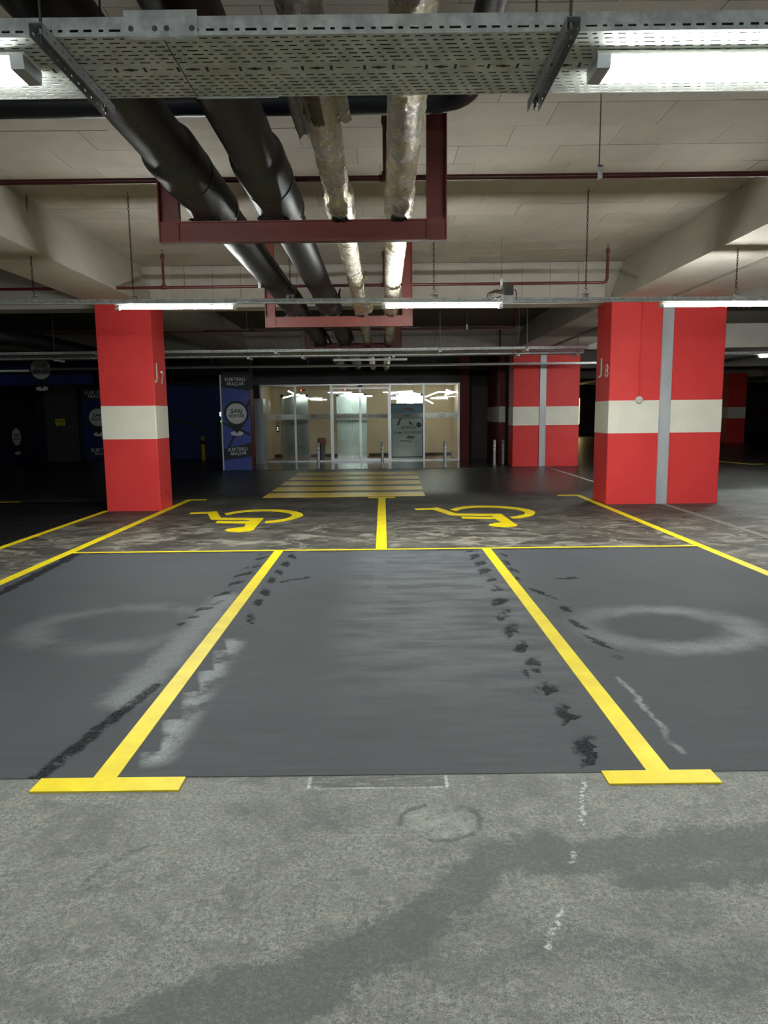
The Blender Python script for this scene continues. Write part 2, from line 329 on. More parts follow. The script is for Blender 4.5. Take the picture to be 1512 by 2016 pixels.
# ---------------------------------------------------------------- mesh helpers
ORG = {}                                     # world origin of every object made here
class MB:
    def __init__(s): s.v, s.f, s.sm = [], [], []
    def add(s, vs_, fs, smooth=False):
        k = len(s.v); s.v += [tuple(v) for v in vs_]
        for f in fs: s.f.append(tuple(i+k for i in f)); s.sm.append(smooth)
        return s
    def box(s, x0, x1, y0, y1, z0, z1):
        v = [(x,y,z) for z in (z0,z1) for y in (y0,y1) for x in (x0,x1)]
        return s.add(v, [(0,2,3,1),(4,5,7,6),(0,1,5,4),(2,6,7,3),(0,4,6,2),(1,3,7,5)])
    def cbox(s, x0, x1, y0, y1, z0, z1, c):
        """box with chamfered vertical edges"""
        p = [(x0+c,y0),(x1-c,y0),(x1,y0+c),(x1,y1-c),(x1-c,y1),(x0+c,y1),(x0,y1-c),(x0,y0+c)]
        return s.prism(p, z0, z1)
    def prism(s, poly, z0, z1):
        n = len(poly); v = [(x,y,z0) for x,y in poly]+[(x,y,z1) for x,y in poly]
        f = [tuple(range(n-1,-1,-1)), tuple(range(n,2*n))]+[(i,(i+1)%n,n+(i+1)%n,n+i) for i in range(n)]
        return s.add(v, f)
    def plate(s, poly, o, r, u, t=0.002):
        """polygon in the plane (o; r, u), thickened by t along r x u"""
        o, r, u = Vector(o), Vector(r), Vector(u); nn = r.cross(u)*t; n = len(poly)
        b = [o+r*x+u*y for x,y in poly]; v = b+[p+nn for p in b]
        f = [tuple(range(n-1,-1,-1)), tuple(range(n,2*n))]+[(i,(i+1)%n,n+(i+1)%n,n+i) for i in range(n)]
        return s.add(v, f)
    def tube(s, path, r, seg=10, cap=True, smooth=True):
        P = [Vector(p) for p in path]; n = len(P); rings = []
        R = r if isinstance(r, (list,tuple)) else [r]*n
        t0 = (P[1]-P[0]).normalized(); ref = Vector((0,0,1)) if abs(t0.z) < 0.9 else Vector((1,0,0))
        a = t0.cross(ref).normalized()
        V = []
        for i in range(n):
            t = (P[min(i+1,n-1)]-P[max(i-1,0)]).normalized()
            a = (a - t*a.dot(t)).normalized(); b = t.cross(a)
            V += [P[i]+(a*math.cos(2*math.pi*k/seg)+b*math.sin(2*math.pi*k/seg))*R[i] for k in range(seg)]
        F = [(i*seg+k, i*seg+(k+1)%seg, (i+1)*seg+(k+1)%seg, (i+1)*seg+k) for i in range(n-1) for k in range(seg)]
        s.add(V, F, smooth)
        if cap:
            s.add(V[:seg], [tuple(range(seg-1,-1,-1))]); s.add(V[-seg:], [tuple(range(seg))])
        return s
    def build(s, name, mat, parent=None, mod=None, smooth_all=False):
        xs = list(zip(*s.v)); lo = [min(a) for a in xs]; hi = [max(a) for a in xs]
        if parent is None: og = Vector(((lo[0]+hi[0])/2, (lo[1]+hi[1])/2, lo[2]))
        else: og = ORG[parent.name]
        me = bpy.data.meshes.new(name)
        me.from_pydata([(x-og[0],y-og[1],z-og[2]) for x,y,z in s.v], [], s.f)
        me.polygons.foreach_set('use_smooth', [bool(q) or smooth_all for q in s.sm]); me.update()
        if mat is not None: me.materials.append(MT[mat] if isinstance(mat, str) else mat)
        o = bpy.data.objects.new(name, me); COL.objects.link(o)
        if parent is None: o.location = og
        else: o.parent = parent
        ORG[o.name] = og
        if mod: m = o.modifiers.new('solid', 'SOLIDIFY'); m.thickness = mod; m.offset = 0
        return o
def tag(o, label, cat, group=None):
    o['label'] = label; o['category'] = cat
    if group: o['group'] = group
    return o
def struct(o): o['kind'] = 'structure'; return o
def thing(name, label, cat, loc, group=None):
    o = bpy.data.objects.new(name, None); COL.objects.link(o); o.location = loc; o.empty_display_size = 0.1
    ORG[o.name] = Vector(loc); return tag(o, label, cat, group)
def box(name, mat, b, parent=None): return MB().box(*b).build(name, mat, parent)
def text(name, body, mat, parent, center, r, u, h, width=None, bold=0.0, shear=0.0, t=0.002, nrm_off=0.0):
    """lettering as a thin raised mesh: cap height h, optionally squeezed to a width"""
    cu = bpy.data.curves.new(name, 'FONT'); cu.body = body; cu.align_x = 'CENTER'; cu.align_y = 'CENTER'
    cu.size = 1.0; cu.offset = bold; cu.shear = shear; cu.resolution_u = 3
    ob = bpy.data.objects.new(name, cu); COL.objects.link(ob)
    dg = bpy.context.evaluated_depsgraph_get(); dg.update()
    me = bpy.data.meshes.new_from_object(ob.evaluated_get(dg))
    bpy.data.objects.remove(ob)
    xs = [v.co.x for v in me.vertices]; ys = [v.co.y for v in me.vertices]
    cx, cy = (min(xs)+max(xs))/2, (min(ys)+max(ys))/2
    sy = h/(max(ys)-min(ys)); sx = width/(max(xs)-min(xs)) if width else sy
    r, u, c = Vector(r), Vector(u), Vector(center); n = r.cross(u)
    og = ORG[parent.name]
    for v in me.vertices:
        p = c + r*(v.co.x-cx)*sx + u*(v.co.y-cy)*sy + n*nrm_off - og
        v.co = p
    me.materials.clear(); me.materials.append(MT[mat])
    o = bpy.data.objects.new(name, me); COL.objects.link(o); o.parent = parent; ORG[o.name] = og
    m = o.modifiers.new('solid', 'SOLIDIFY'); m.thickness = t; m.offset = 0
    return o
def circle(cx, cy, rx, ry=None, n=32, a0=0, a1=2*math.pi):
    ry = ry or rx; full = abs(a1-a0-2*math.pi) < 1e-6; m = n if full else n+1
    return [(cx+rx*math.cos(a0+(a1-a0)*i/n), cy+ry*math.sin(a0+(a1-a0)*i/n)) for i in range(m)]
def copy_tree(o, parent=None):
    c = o.copy(); COL.objects.link(c); c.parent = parent; ORG[c.name] = ORG[o.name]
    for ch in list(o.children): copy_tree(ch, c)
    return c

# ================================================================ STRUCTURE
CZ = 4.20                                     # ceiling
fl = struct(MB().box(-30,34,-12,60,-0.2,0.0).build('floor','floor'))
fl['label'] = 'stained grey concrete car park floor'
box('floor_coating','coat',(-3.82,3.82,3.0,8.37,-0.05,0.003),fl)
box('black_coating','black_coat',(-16,-4.86,6.0,13.72,-0.05,0.003),fl)
box('tile_strip','tile',(-4.6,3.6,21.2,24.8,-0.05,0.012),fl)
for y0,y1 in ((0.5,12.34),(13.2,21.6)):
    MB().box(4.84,4.95,y0,y1,-0.05,0.004).build('expansion_joint','pale_joint',fl)

ce = struct(box('ceiling','ceil_gap',(-30,34,-12,60,CZ+0.006,CZ+0.3)))
ce['label'] = 'beige panelled car park ceiling'
# individual ceiling panels of the bay overhead: rows 0.5 m deep, laid in running bond
def panel_mesh(L, W):
    m = MB(); c = 0.004
    m.prism([(-L/2+c,-W/2),(L/2-c,-W/2),(L/2,-W/2+c),(L/2,W/2-c),(L/2-c,W/2),(-L/2+c,W/2),(-L/2,W/2-c),(-L/2,-W/2+c)],0,0.02)
    return m
pan = {}
def ceiling_panel(x0, x1, y0, y1):
    key = (round(x1-x0,2), round(y1-y0,2)); k = random.random() < 0.4
    if (key,k) not in pan:
        me = bpy.data.meshes.new('ceiling_panel'); pm = panel_mesh(key[0]-0.005, key[1]-0.005)
        me.from_pydata(pm.v, [], pm.f); me.update(); me.materials.append(MT['ceil2' if k else 'ceil']); pan[(key,k)] = me
    o = bpy.data.objects.new('ceiling_panel', pan[(key,k)]); COL.objects.link(o); o.parent = ce
    wp = Vector(((x0+x1)/2,(y0+y1)/2,CZ+random.uniform(-0.002,0.003)))
    o.location = wp-ORG[ce.name]; o.rotation_euler = (random.uniform(-.002,.002), random.uniform(-.0015,.0015), 0)
row = 0; y = 2.0
while y < 12.75:
    y1 = min(y+0.49, 12.8); off = (0.0, 0.52, 0.24, 0.77)[row % 4]; x = -4.2
    while x < 4.22:
        x1 = min(4.25, (math.floor((x-off)/1.0+1e-6)+1)*1.0+off)
        if 4.25-x1 < 0.12: x1 = 4.25
        ceiling_panel(x, x1, y, y1); x = x1
    y = y1; row += 1
# beams along the rows of columns
def ybeam(name, xb0, xb1, xt0, xt1, y0, y1):
    m = MB(); v = [(xb0,y0,3.5),(xb1,y0,3.5),(xt1,y0,CZ+0.02),(xt0,y0,CZ+0.02)]
    v += [(a,y1,c) for a,b,c in v]
    m.add(v, [(3,2,1,0),(4,5,6,7),(0,1,5,4),(1,2,6,5),(2,3,7,6),(3,0,4,7)])
    return m.build(name,'beam',ce)
ybeam('beam',-4.84,-3.97,-4.95,-4.18,-10,12.75); ybeam('beam',3.97,4.80,4.22,4.80,-10,12.75)
ybeam('beam',4.97,5.85,4.97,6.0,-10,12.75); ybeam('beam',-4.84,-3.97,-4.95,-4.18,13.3,21.6)
ybeam('beam',3.97,4.80,4.22,4.80,13.3,21.6); ybeam('beam',4.97,5.85,4.97,6.0,13.3,21.6)
for x in (-13.5, 12.6, 21.0): ybeam('beam',x,x+0.9,x-0.1,x+1.0,-10,55)
# cross beams with their facing panels
def cross_beam(x0, x1, y0, y1, px0, px1, pw):
    b = MB().box(x0,x1,y0,y1,3.5,CZ+0.02).build('cross_beam','beam',ce)
    me = bpy.data.meshes.new('facing_panel'); pm = MB().box(-pw/2+0.003,pw/2-0.003,0,0.03,0.06,0.685)
    me.from_pydata(pm.v,[],pm.f); me.update(); me.materials.append(MT['ceil'])
    n = int((px1-px0)/pw)
    for i in range(n):
        o = bpy.data.objects.new('facing_panel', me); COL.objects.link(o); o.parent = b
        o.location = Vector((px0+pw*(i+0.5), y0-0.028+random.uniform(-.002,.002), 3.5))-ORG[b.name]
    return b
cross_beam(-4.7,4.7,12.84,13.3,-3.92,3.92,0.49)
cross_beam(-4.7,4.7,21.9,22.4,-3.92,3.92,0.49)
for xa,xb in ((-13.4,-4.9),(5.9,12.6),(13.5,30)):
    for yy in (12.8,21.9): MB().box(xa,xb,yy,yy+0.5,3.5,CZ+0.02).build('cross_beam','beam',ce)
for xa in (-3.9,3.66):                        # narrow plaster strips where beam meets cross beam
    MB().box(xa-0.14,xa+0.14+0.1,12.80,12.86,3.5,CZ).build('beam_return','beam',ce)
for yy in (31,40,49): MB().box(5.9,30,yy,yy+0.5,3.5,CZ+0.02).build('cross_beam','beam',ce)

wl = struct(box('wall_left','dark_wall',(-30.3,-30,-12,60,0,CZ+0.1)))
wr = struct(box('wall_right','grey_wall',(34,34.3,-12,60,0,CZ+0.1)))
wn = struct(box('wall_near','grey_wall',(-30.3,34.3,-12.3,-12,0,CZ+0.1)))
wf = struct(box('wall_far','grey_wall',(-30.3,34.3,56,56.3,0,CZ+0.1)))
box('red_stripe','dark_red',(16,34,55.97,56.01,1.05,1.75),wf)
# wall of the entrance block, its header and the lobby behind the glass
FY = 24.85
wb = struct(MB().box(-4.45,2.66,FY,FY+0.3,2.67,CZ+0.1).build('wall_back','dark_wall'))
box('header_trim','grey_wall',(-4.45,2.66,FY-0.06,FY+0.002,2.67,3.05),wb)
box('pier','dark_red',(2.66,2.98,FY-0.1,FY+0.3,0,CZ+0.1),wb)
box('pier','dark_wall',(-4.75,-4.25,FY-0.05,FY+0.3,0,CZ+0.1),wb)
LY = 27.9
lw = struct(MB().box(-4.45,2.7,LY,LY+0.2,0,2.95).build('wall_lobby','lobby_wall'))
struct(box('wall_lobby_left','lobby_wall',(-4.45,-4.25,FY+0.3,LY,0,2.72)))
struct(box('wall_lobby_right','lobby_wall',(2.66,2.86,FY+0.3,LY,0,2.72)))
struct(box('ceiling_lobby','lobby_wall',(-4.45,2.86,FY+0.3,LY,2.72,2.95)))
box('lobby_floor','lobby_floor',(-4.3,2.7,FY-0.03,LY,-0.05,0.014),fl)
sk = struct(MB().box(-4.25,-3.92,LY-0.02,LY,0.014,0.12).box(-2.84,-1.78,LY-0.02,LY,0.014,0.12).box(-0.56,2.66,LY-0.02,LY,0.014,0.12).build('baseboard_lobby','skirting'))
# right of the entrance: recess with a dull door, and a red return wall with a white band
we = struct(box('wall_recess','dark_wall',(2.98,4.6,25.6,25.8,0,CZ+0.1)))
d2 = struct(MB().box(3.15,4.05,25.52,25.6,0.0,2.55).build('door_2','door_brown'))
MB().tube([(3.25,25.50,1.05),(3.25,25.46,1.05),(3.38,25.46,1.05)],0.012).build('door_handle','steel',d2)
wt = struct(box('wall_return','dark_red',(3.72,3.90,22.9,25.6,0,CZ+0.1)))
box('white_band','cream',(3.715,3.905,22.895,25.5,1.33,1.83),wt)
wq = struct(box('wall_beyond','dark_wall',(4.6,7.0,25.6,25.9,0,CZ+0.1)))
# blue charging area on the left
BX, BY = -13.0, 27.0
wbl = struct(MB().box(BX,-4.75,BY,BY+0.3,0,CZ+0.1).build('wall_charging_back','navy_vinyl'))
wb2 = struct(MB().box(BX-0.3,BX,16.5,BY+0.3,0,CZ+0.1).build('wall_charging_side','navy_vinyl'))
fas = struct(MB().box(BX,-8.7,21.5,21.8,2.60,3.40).build('trim_1','blue_shaded'))

# ================================================================ COLUMNS
def column(name, label, x0, x1, y0, y1, top=3.5, plate=None, group=None):
    t = thing(name, label, 'column', ((x0+x1)/2,(y0+y1)/2,0), group)
    MB().cbox(x0,x1,y0,y1,0,top,0.012).build('shaft','red',t)
    MB().cbox(x0-0.003,x1+0.003,y0-0.003,y1+0.003,1.24,1.80,0.012).build('white_band','cream',t)
    if plate:
        a,b = plate
        p = MB(); p.box(a,b,y0-0.022,y0-0.004,0,top+0.02); p.box(a,a+0.014,y0-0.03,y0-0.02,0,top+0.02); p.box(b-0.014,b,y0-0.03,y0-0.02,0,top+0.02)
        q = p.build('joint_cover','plate',t)
        for k in range(7):
            for xx in (a+0.007,b-0.007):
                MB().tube([(xx,y0-0.028,0.25+k*0.5),(xx,y0-0.034,0.25+k*0.5)],0.007,8).build('screw','steel',q)
    return t
cL = column('column','red square column with white band lettered J 7',-4.79,-3.86,12.2,12.9)
cR = column('column','wide red column with metal joint cover lettered J 8',3.90,5.86,12.4,13.2,3.52,(4.765,4.955))
c2 = column('column','distant wide red column with dented joint cover, right of the glass entrance',3.92,5.92,21.65,22.4,3.5,(4.72,4.91))
column('column','farthest small red column with white band, seen right of column J 8',23.2,24.2,49,49.9)
column('column','dark red column half hidden behind the right edge of column J 8',17.4,18.3,36.2,37.0)
text('letter_j','J','letter',cL,(-3.857,12.34,2.35),(0,1,0),(0,0,1),0.34,0.20,0.015)
text('numeral','7','letter',cL,(-3.857,12.68,2.29),(0,1,0),(0,0,1),0.23,0.19,0.02)
text('letter_j','J','letter',cR,(3.897,12.97,2.38),(0,-1,0),(0,0,1),0.35,0.24,0.015)
text('numeral','8','letter',cR,(3.897,12.585,2.32),(0,-1,0),(0,0,1),0.24,0.22,0.02)
m = MB(); m.plate(circle(0,0,0.012,0.035,12),(-3.857,12.55,0.30),(0,1,0),(0,0,1)); m.plate(circle(0,0,0.008,0.02,12),(-3.857,12.28,0.27),(0,1,0),(0,0,1))
m.build('chip_mark','black_print',cL)
# smoke detector base with its conduit on the right column
t = thing('detector','round white detector with thin red conduit on the front of column J 8','detector',(4.41,12.39,1.8))
MB().tube([(4.41,12.392,1.81),(4.41,12.36,1.81),(4.41,12.345,1.81)],[0.062,0.062,0.045],24).build('dome','white_plastic',t)
MB().box(4.372,4.448,12.341,12.346,1.805,1.812).build('groove','grey_box',t)
MB().tube([(4.41,12.386,1.87),(4.42,12.386,3.5)],0.011,8).build('conduit','red',t)

# charging column with its blue wrap
def pin(parent, o, r, u, s, road=True):
    """map pin printed on a wrap: o = centre of the white disc, s = disc radius"""
    o, r, u = Vector(o), Vector(r), Vector(u); n = r.cross(u)
    tear = [(1.22*s*math.cos(a), 1.22*s*math.sin(a)) for a in [math.radians(-35+250*i/26) for i in range(27)]]+[(0,-1.95*s)]
    MB().plate(tear,o+n*0.003,r,u).build('pin_outline','charcoal',parent)
    MB().plate(circle(0,0,s,s*1.0,36),o+n*0.006,r,u).build('pin_disc','vinyl_white',parent)
    e = circle(0,-1.92*s,0.62*s,0.24*s,28)
    MB().plate(e,o+n*0.0015,r,u).build('pin_base','vinyl_white',parent)
    text('pin_text','ŞARJ','black_print',parent,o+u*0.20*s,r,u,0.50*s,1.18*s,0.02,0.1,0.002,0.0095)
    text('pin_text','NOKTASI','black_print',parent,o-u*0.22*s,r,u,0.30*s,1.52*s,0.02,0.1,0.002,0.0095)
cx0,cx1,cy = -4.80,-3.95,21.4
t = thing('column','blue wrapped charging point column with white edge strip beside the entrance','column',(-4.38,21.75,0))
MB().cbox(cx0+0.005,cx1-0.005,cy+0.006,22.1,0,3.5,0.012).build('shaft','dark_wall',t)
wrp = box('blue_wrap','blue',(cx0,cx1,cy,cy+0.006,0,2.83),t)
box('edge_strip','vinyl_white',(cx0-0.03,cx0+0.012,cy-0.008,cy+0.02,0,2.83),t)
box('red_edge','dark_red',(cx1-0.002,cx1+0.012,cy-0.004,cy+0.5,0,2.4),t)
O = (cx0,cy-0.001,0); R_,U_ = (1,0,0),(0,0,1)
def wp(name, poly, mat, k=0.0): return MB().plate(poly,(cx0,cy-0.0005-k,0),R_,U_).build(name,mat,t)
wp('dark_band',[(0.015,2.48),(0.85,2.36),(0.85,2.83),(0.015,2.83)],'charcoal')
wp('dark_band',[(0.02,0.30),(0.85,0.41),(0.85,0.82),(0.02,0.64)],'charcoal')
wp('road_line',[(0.015,1.40),(0.40,1.17),(0.43,1.22),(0.015,1.47)],'charcoal')
wp('road_line',[(0.48,1.20),(0.85,1.01),(0.85,1.09),(0.52,1.25)],'charcoal')
wp('road_line',[(0.38,1.17),(0.10,0.62),(0.17,0.62),(0.45,1.15)],'charcoal')
wp('road_line',[(0.66,1.75),(0.85,2.15),(0.85,2.02),(0.72,1.72)],'charcoal')
pin(t,(cx0+0.435,cy-0.0005,1.69),R_,U_,0.305)
text('sign_text','ELEKTRIKLI','vinyl_white',t,(cx0+0.43,cy-0.004,2.695),R_,U_,0.098,0.60,0.02)
text('sign_text','ARAÇLAR','vinyl_white',t,(cx0+0.43,cy-0.004,2.555),R_,U_,0.125,0.52,0.02)
text('sign_text','ELEKTRIKLI','vinyl_white',t,(cx0+0.44,cy-0.004,0.635),(0.995,0,0.06),U_,0.098,0.58,0.02)
text('sign_text','ARAÇLAR','vinyl_white',t,(cx0+0.45,cy-0.004,0.50),(0.995,0,0.06),U_,0.125,0.50,0.02)
MB().box(cx0-0.07,cx0-0.03,cy+0.05,cy+0.15,1.62,1.74).build('charger_lamp','white_lamp',t)
MB().box(cx0-0.05,cx0-0.03,cy+0.05,cy+0.12,1.44,1.49).build('charger_lamp','green_lamp',t)
# wraps on the fascia and the walls of the charging area
m = MB(); fo = (BX,21.5,0)
for poly in ([(0,3.05),(1.0,3.20),(2.6,2.80),(2.6,2.86),(1.0,3.28),(0,3.14)],[(3.0,2.80),(4.1,3.2),(4.1,3.28),(3.0,2.88)],[(3.55,3.08),(3.75,2.60),(3.82,2.60),(3.62,3.08)],[(1.0,3.2),(0.8,2.6),(0.88,2.6),(1.08,3.2)]):
    m.plate(poly,(BX,21.4995,0),R_,U_)
m.build('road_line','charcoal',fas)
pin(fas,(-10.14,21.4995,3.07),R_,U_,0.30)
w0 = (-9.95,BY-0.0005,1.62)
pan2 = box('wrap_panel','blue_shaded',(-11.3,-8.9,BY-0.006,BY+0.01,0.05,2.75),wbl)
m = MB(); m.plate([(-11.3,2.30),(-8.9,2.30),(-8.9,2.75),(-11.3,2.75)],(0,BY-0.007,0),R_,U_); m.plate([(-11.3,0.14),(-8.9,0.2),(-8.9,0.55),(-11.3,0.46)],(0,BY-0.007,0),R_,U_)
m.plate([(-11.3,1.42),(-10.8,1.1),(-10.74,1.16),(-11.3,1.52)],(0,BY-0.007,0),R_,U_); m.plate([(-10.75,1.0),(-10.95,0.45),(-10.87,0.45),(-10.68,1.0)],(0,BY-0.007,0),R_,U_)
m.build('dark_band','charcoal',wbl)
pin(wbl,(-10.72,BY-0.0075,1.63),R_,U_,0.33)
text('sign_text','ELEKTRIKLI','vinyl_white',wbl,(-10.72,BY-0.012,2.56),R_,U_,0.14,0.86,0.015)
text('sign_text','ARAÇLAR','vinyl_white',wbl,(-10.70,BY-0.012,2.40),R_,U_,0.14,0.72,0.015)
text('sign_text','ELEKTRIKLI','vinyl_white',wbl,(-10.62,BY-0.012,0.41),R_,U_,0.13,0.84,0.015)
text('sign_text','ARAÇLAR','vinyl_white',wbl,(-10.60,BY-0.012,0.26),R_,U_,0.13,0.70,0.015)
box('wrap_panel','blue_shaded',(-8.6,-4.8,BY-0.006,BY+0.01,0.05,2.75),wbl)
m = MB(); m.plate([(-8.5,1.75),(-6.6,1.0),(-6.55,1.12),(-8.5,1.9)],(0,BY-0.007,0),R_,U_); m.build('road_line','charcoal',wbl)
pin(wb2,(BX+0.0005,25.35,0.98),(0,1,0),U_,0.30)
d1 = struct(MB().box(-12.62,-11.5,BY-0.05,BY,0,2.78).build('door_1','door_grey'))
m = MB().box(-12.66,-12.58,BY-0.08,BY-0.04,0,2.82).box(-11.54,-11.46,BY-0.08,BY-0.04,0,2.82).box(-12.66,-11.46,BY-0.08,BY-0.04,2.74,2.82); m.build('door_frame','door_grey',d1)
MB().tube([(-11.64,BY-0.05,1.27),(-11.64,BY-0.10,1.27),(-11.78,BY-0.10,1.27)],0.014).build('door_handle','steel',d1)
sg = box('warning_sign','sign_yellow',(-12.30,-11.94,BY-0.058,BY-0.05,1.34,1.59),d1)
m = MB(); m.plate([(0.03,0.15),(0.10,0.15),(0.065,0.215)],(-12.30,BY-0.0585,1.34),R_,U_)
for a,b,c in ((0.12,0.33,0.19),(0.12,0.33,0.15),(0.04,0.33,0.10),(0.09,0.30,0.04)): m.plate([(a,c-0.009),(b,c-0.009),(b,c+0.009),(a,c+0.009)],(-12.30,BY-0.0585,1.34),R_,U_)
m.build('sign_print','black_print',sg)
t = thing('bollard','yellow bollard with black band against the dark blue wall','bollard',(-6.7,26.55,0))
MB().tube([(-6.7,26.55,0),(-6.7,26.55,0.72)],0.075,16).build('post','yellow_post',t)
MB().tube([(-6.7,26.55,0.60),(-6.7,26.55,0.74)],0.077,16).build('black_band','black_print',t)
MB().tube([(-6.7,26.55,0.74),(-6.7,26.55,0.86),(-6.7,26.55,0.885)],[0.075,0.075,0.05],16).build('cap','yellow_post',t)
t = thing('charging_station','dark blue wall-side charging cabinet beside the blue column','cabinet',(-5.4,26.5,0))
MB().cbox(-6.05,-4.95,26.2,26.9,0,1.45,0.03).build('body','navy_vinyl',t); MB().box(-6.0,-5.0,26.19,26.2,0.12,1.38).build('front_panel','navy_vinyl',t)

# ================================================================ ROAD MARKINGS
def stripe(name, label, poly, mat='yellow', z=0.006):
    return tag(MB().prism(poly,0.001,z).build(name,mat), label, 'road marking')
def rect(x0,x1,y0,y1): return [(x0,y0),(x1,y0),(x1,y1),(x0,y1)]
stripe('bay_line','outer left long yellow bay line running past column J 7',rect(-3.845,-3.735,4.0,13.78))
stripe('bay_line','outer right long yellow bay line running past column J 8',rect(3.735,3.845,4.0,13.85))
stripe('bay_line','yellow line between the front left and middle bays, ending in a T',rect(-1.315,-1.21,2.99,8.37))
stripe('bay_line','yellow line between the front middle and right bays, ending in a T',rect(1.165,1.27,3.0,8.37))
stripe('bay_line','short yellow line between the two wheelchair bays',rect(-0.105,0.03,8.40,13.80))
stripe('bay_line','thin yellow cross line behind the freshly coated front bays',rect(-3.735,3.735,8.355,8.415),z=0.007)
stripe('bay_line','yellow line left of column J 7 along the black floor',rect(-4.86,-4.77,4.0,12.35))
stripe('line_end_bar','yellow T bar at the near end of the left bay line',rect(-1.545,-0.90,2.878,2.992),z=0.008)
stripe('line_end_bar','yellow T bar at the near end of the right bay line',rect(0.962,1.452,2.89,3.004),z=0.008)
stripe('line_end_bar','thin yellow end bar beyond the left wheelchair bay',rect(-3.80,-3.45,13.70,13.80),z=0.008)
stripe('line_end_bar','thin yellow end bar beyond the right wheelchair bay',rect(3.40,3.80,13.77,13.87),z=0.008)
stripe('line_end_bar','thin yellow end bar beside the pedestrian crossing',rect(-0.30,0.22,13.74,13.84),z=0.008)
stripe('bay_line','faint yellow line far right beyond column J 8',[(10.6,23.6),(11.05,21.45),(11.5,21.45),(11.5,21.55),(11.12,21.55),(10.7,23.6)],'yellow_worn')
stripe('bay_line','faint yellow line far left on the black floor',rect(-9.5,-7.1,13.70,13.80),'yellow_worn')
cwk = thing('pedestrian_crossing','yellow striped pedestrian crossing leading to the glass entrance','crossing',(-0.77,17,0))
for i,(a,b) in enumerate(((14.0,14.78),(15.22,16.0),(16.52,17.4),(17.86,18.72),(19.2,20.15))):
    MB().prism(rect(-2.40,0.82+0.03*i,a,b),0.001,0.006).build('stripe','yellow_worn',cwk)
def wheelchair(dx, dy, label):
    t = thing('wheelchair_symbol',label,'road marking',(-2.2+dx,11+dy,0.0),'wheelchair symbols')
    body = [(-3.26,11.92),(-3.24,11.74),(-2.95,11.77),(-2.72,11.05),(-2.05,10.94),(-2.09,10.80),(-2.58,10.88),(-2.56,10.68),(-2.08,10.60),(-2.04,10.24)]
    body += [(-2.15,10.18),(-2.25,10.08),(-2.27,9.97),(-2.19,9.85),(-2.03,9.79),(-1.90,9.86),(-1.85,9.98),(-1.87,10.16),(-1.90,11.14),(-2.60,11.22),(-2.85,12.02),(-2.98,11.95)]
    MB().prism([(x+dx,y+dy) for x,y in body],0.001,0.007).build('figure','yellow',t)
    out = [(-2.66,11.74),(-2.54,11.96),(-2.41,12.10),(-2.25,12.17),(-2.09,12.19),(-1.90,12.17),(-1.73,12.10),(-1.58,12.0),(-1.47,11.86),(-1.37,11.68),(-1.32,11.5),(-1.31,11.35),(-1.34,11.2),(-1.42,10.96),(-1.54,10.78),(-1.66,10.68),(-1.80,10.62)]
    inn = [(-2.58,11.54),(-2.48,11.76),(-2.36,11.90),(-2.21,11.97),(-2.07,11.99),(-1.92,11.96),(-1.78,11.89),(-1.67,11.79),(-1.58,11.67),(-1.51,11.52),(-1.49,11.40),(-1.49,11.28),(-1.51,11.16),(-1.57,11.02),(-1.65,10.92),(-1.73,10.85),(-1.82,10.81)]
    m = MB(); n = len(out); v = [(x+dx,y+dy,z) for z in (0.001,0.007) for x,y in out+inn]
    f = []
    for i in range(n-1):
        f += [(2*n+i,2*n+i+1,3*n+i+1,3*n+i),(i,n+i,n+i+1,i+1),(i,i+1,2*n+i+1,2*n+i),(n+i,3*n+i,3*n+i+1,n+i+1)]
    f += [(0,2*n,3*n,n),(n-1,2*n-1,4*n-1,3*n-1)]
    m.add(v,f); m.build('wheel','yellow',t)
wheelchair(0,0,'yellow wheelchair symbol on the left bay, near column J 7')
wheelchair(3.78,0.17,'yellow wheelchair symbol on the right bay, near column J 8')

# ================================================================ CABLE TRAYS
LONG,SHORT,MED = 0.040,0.016,0.029
PAT = (LONG,SHORT,MED,MED,SHORT); PIT = 0.0475
def slot_rows(u0, u1, phase):
    out = []; per = PIT*5
    k = math.floor((u0-phase)/per)-1
    while phase+k*per < u1:
        for i,L in enumerate(PAT):
            c = phase+k*per+i*PIT
            if c-L/2 > u0+0.004 and c+L/2 < u1-0.004: out.append((c-L/2,c+L/2))
        k += 1
    return out
def sheet(m, u0, u1, v0, v1, rows, fn):
    """flat sheet with rows of open slots; rows = [(va, vb, [(ua, ub)...])]; fn maps (u, v) to a point"""
    def q(a,b,c,d): m.add([fn(a,c),fn(b,c),fn(b,d),fn(a,d)],[(0,1,2,3)])
    v = v0
    for va,vb,sl in rows:
        q(u0,u1,v,va); u = u0
        for a,b in sl: q(u,a,va,vb); u = b
        q(u,u1,va,vb); v = vb
    q(u0,u1,v,v1)
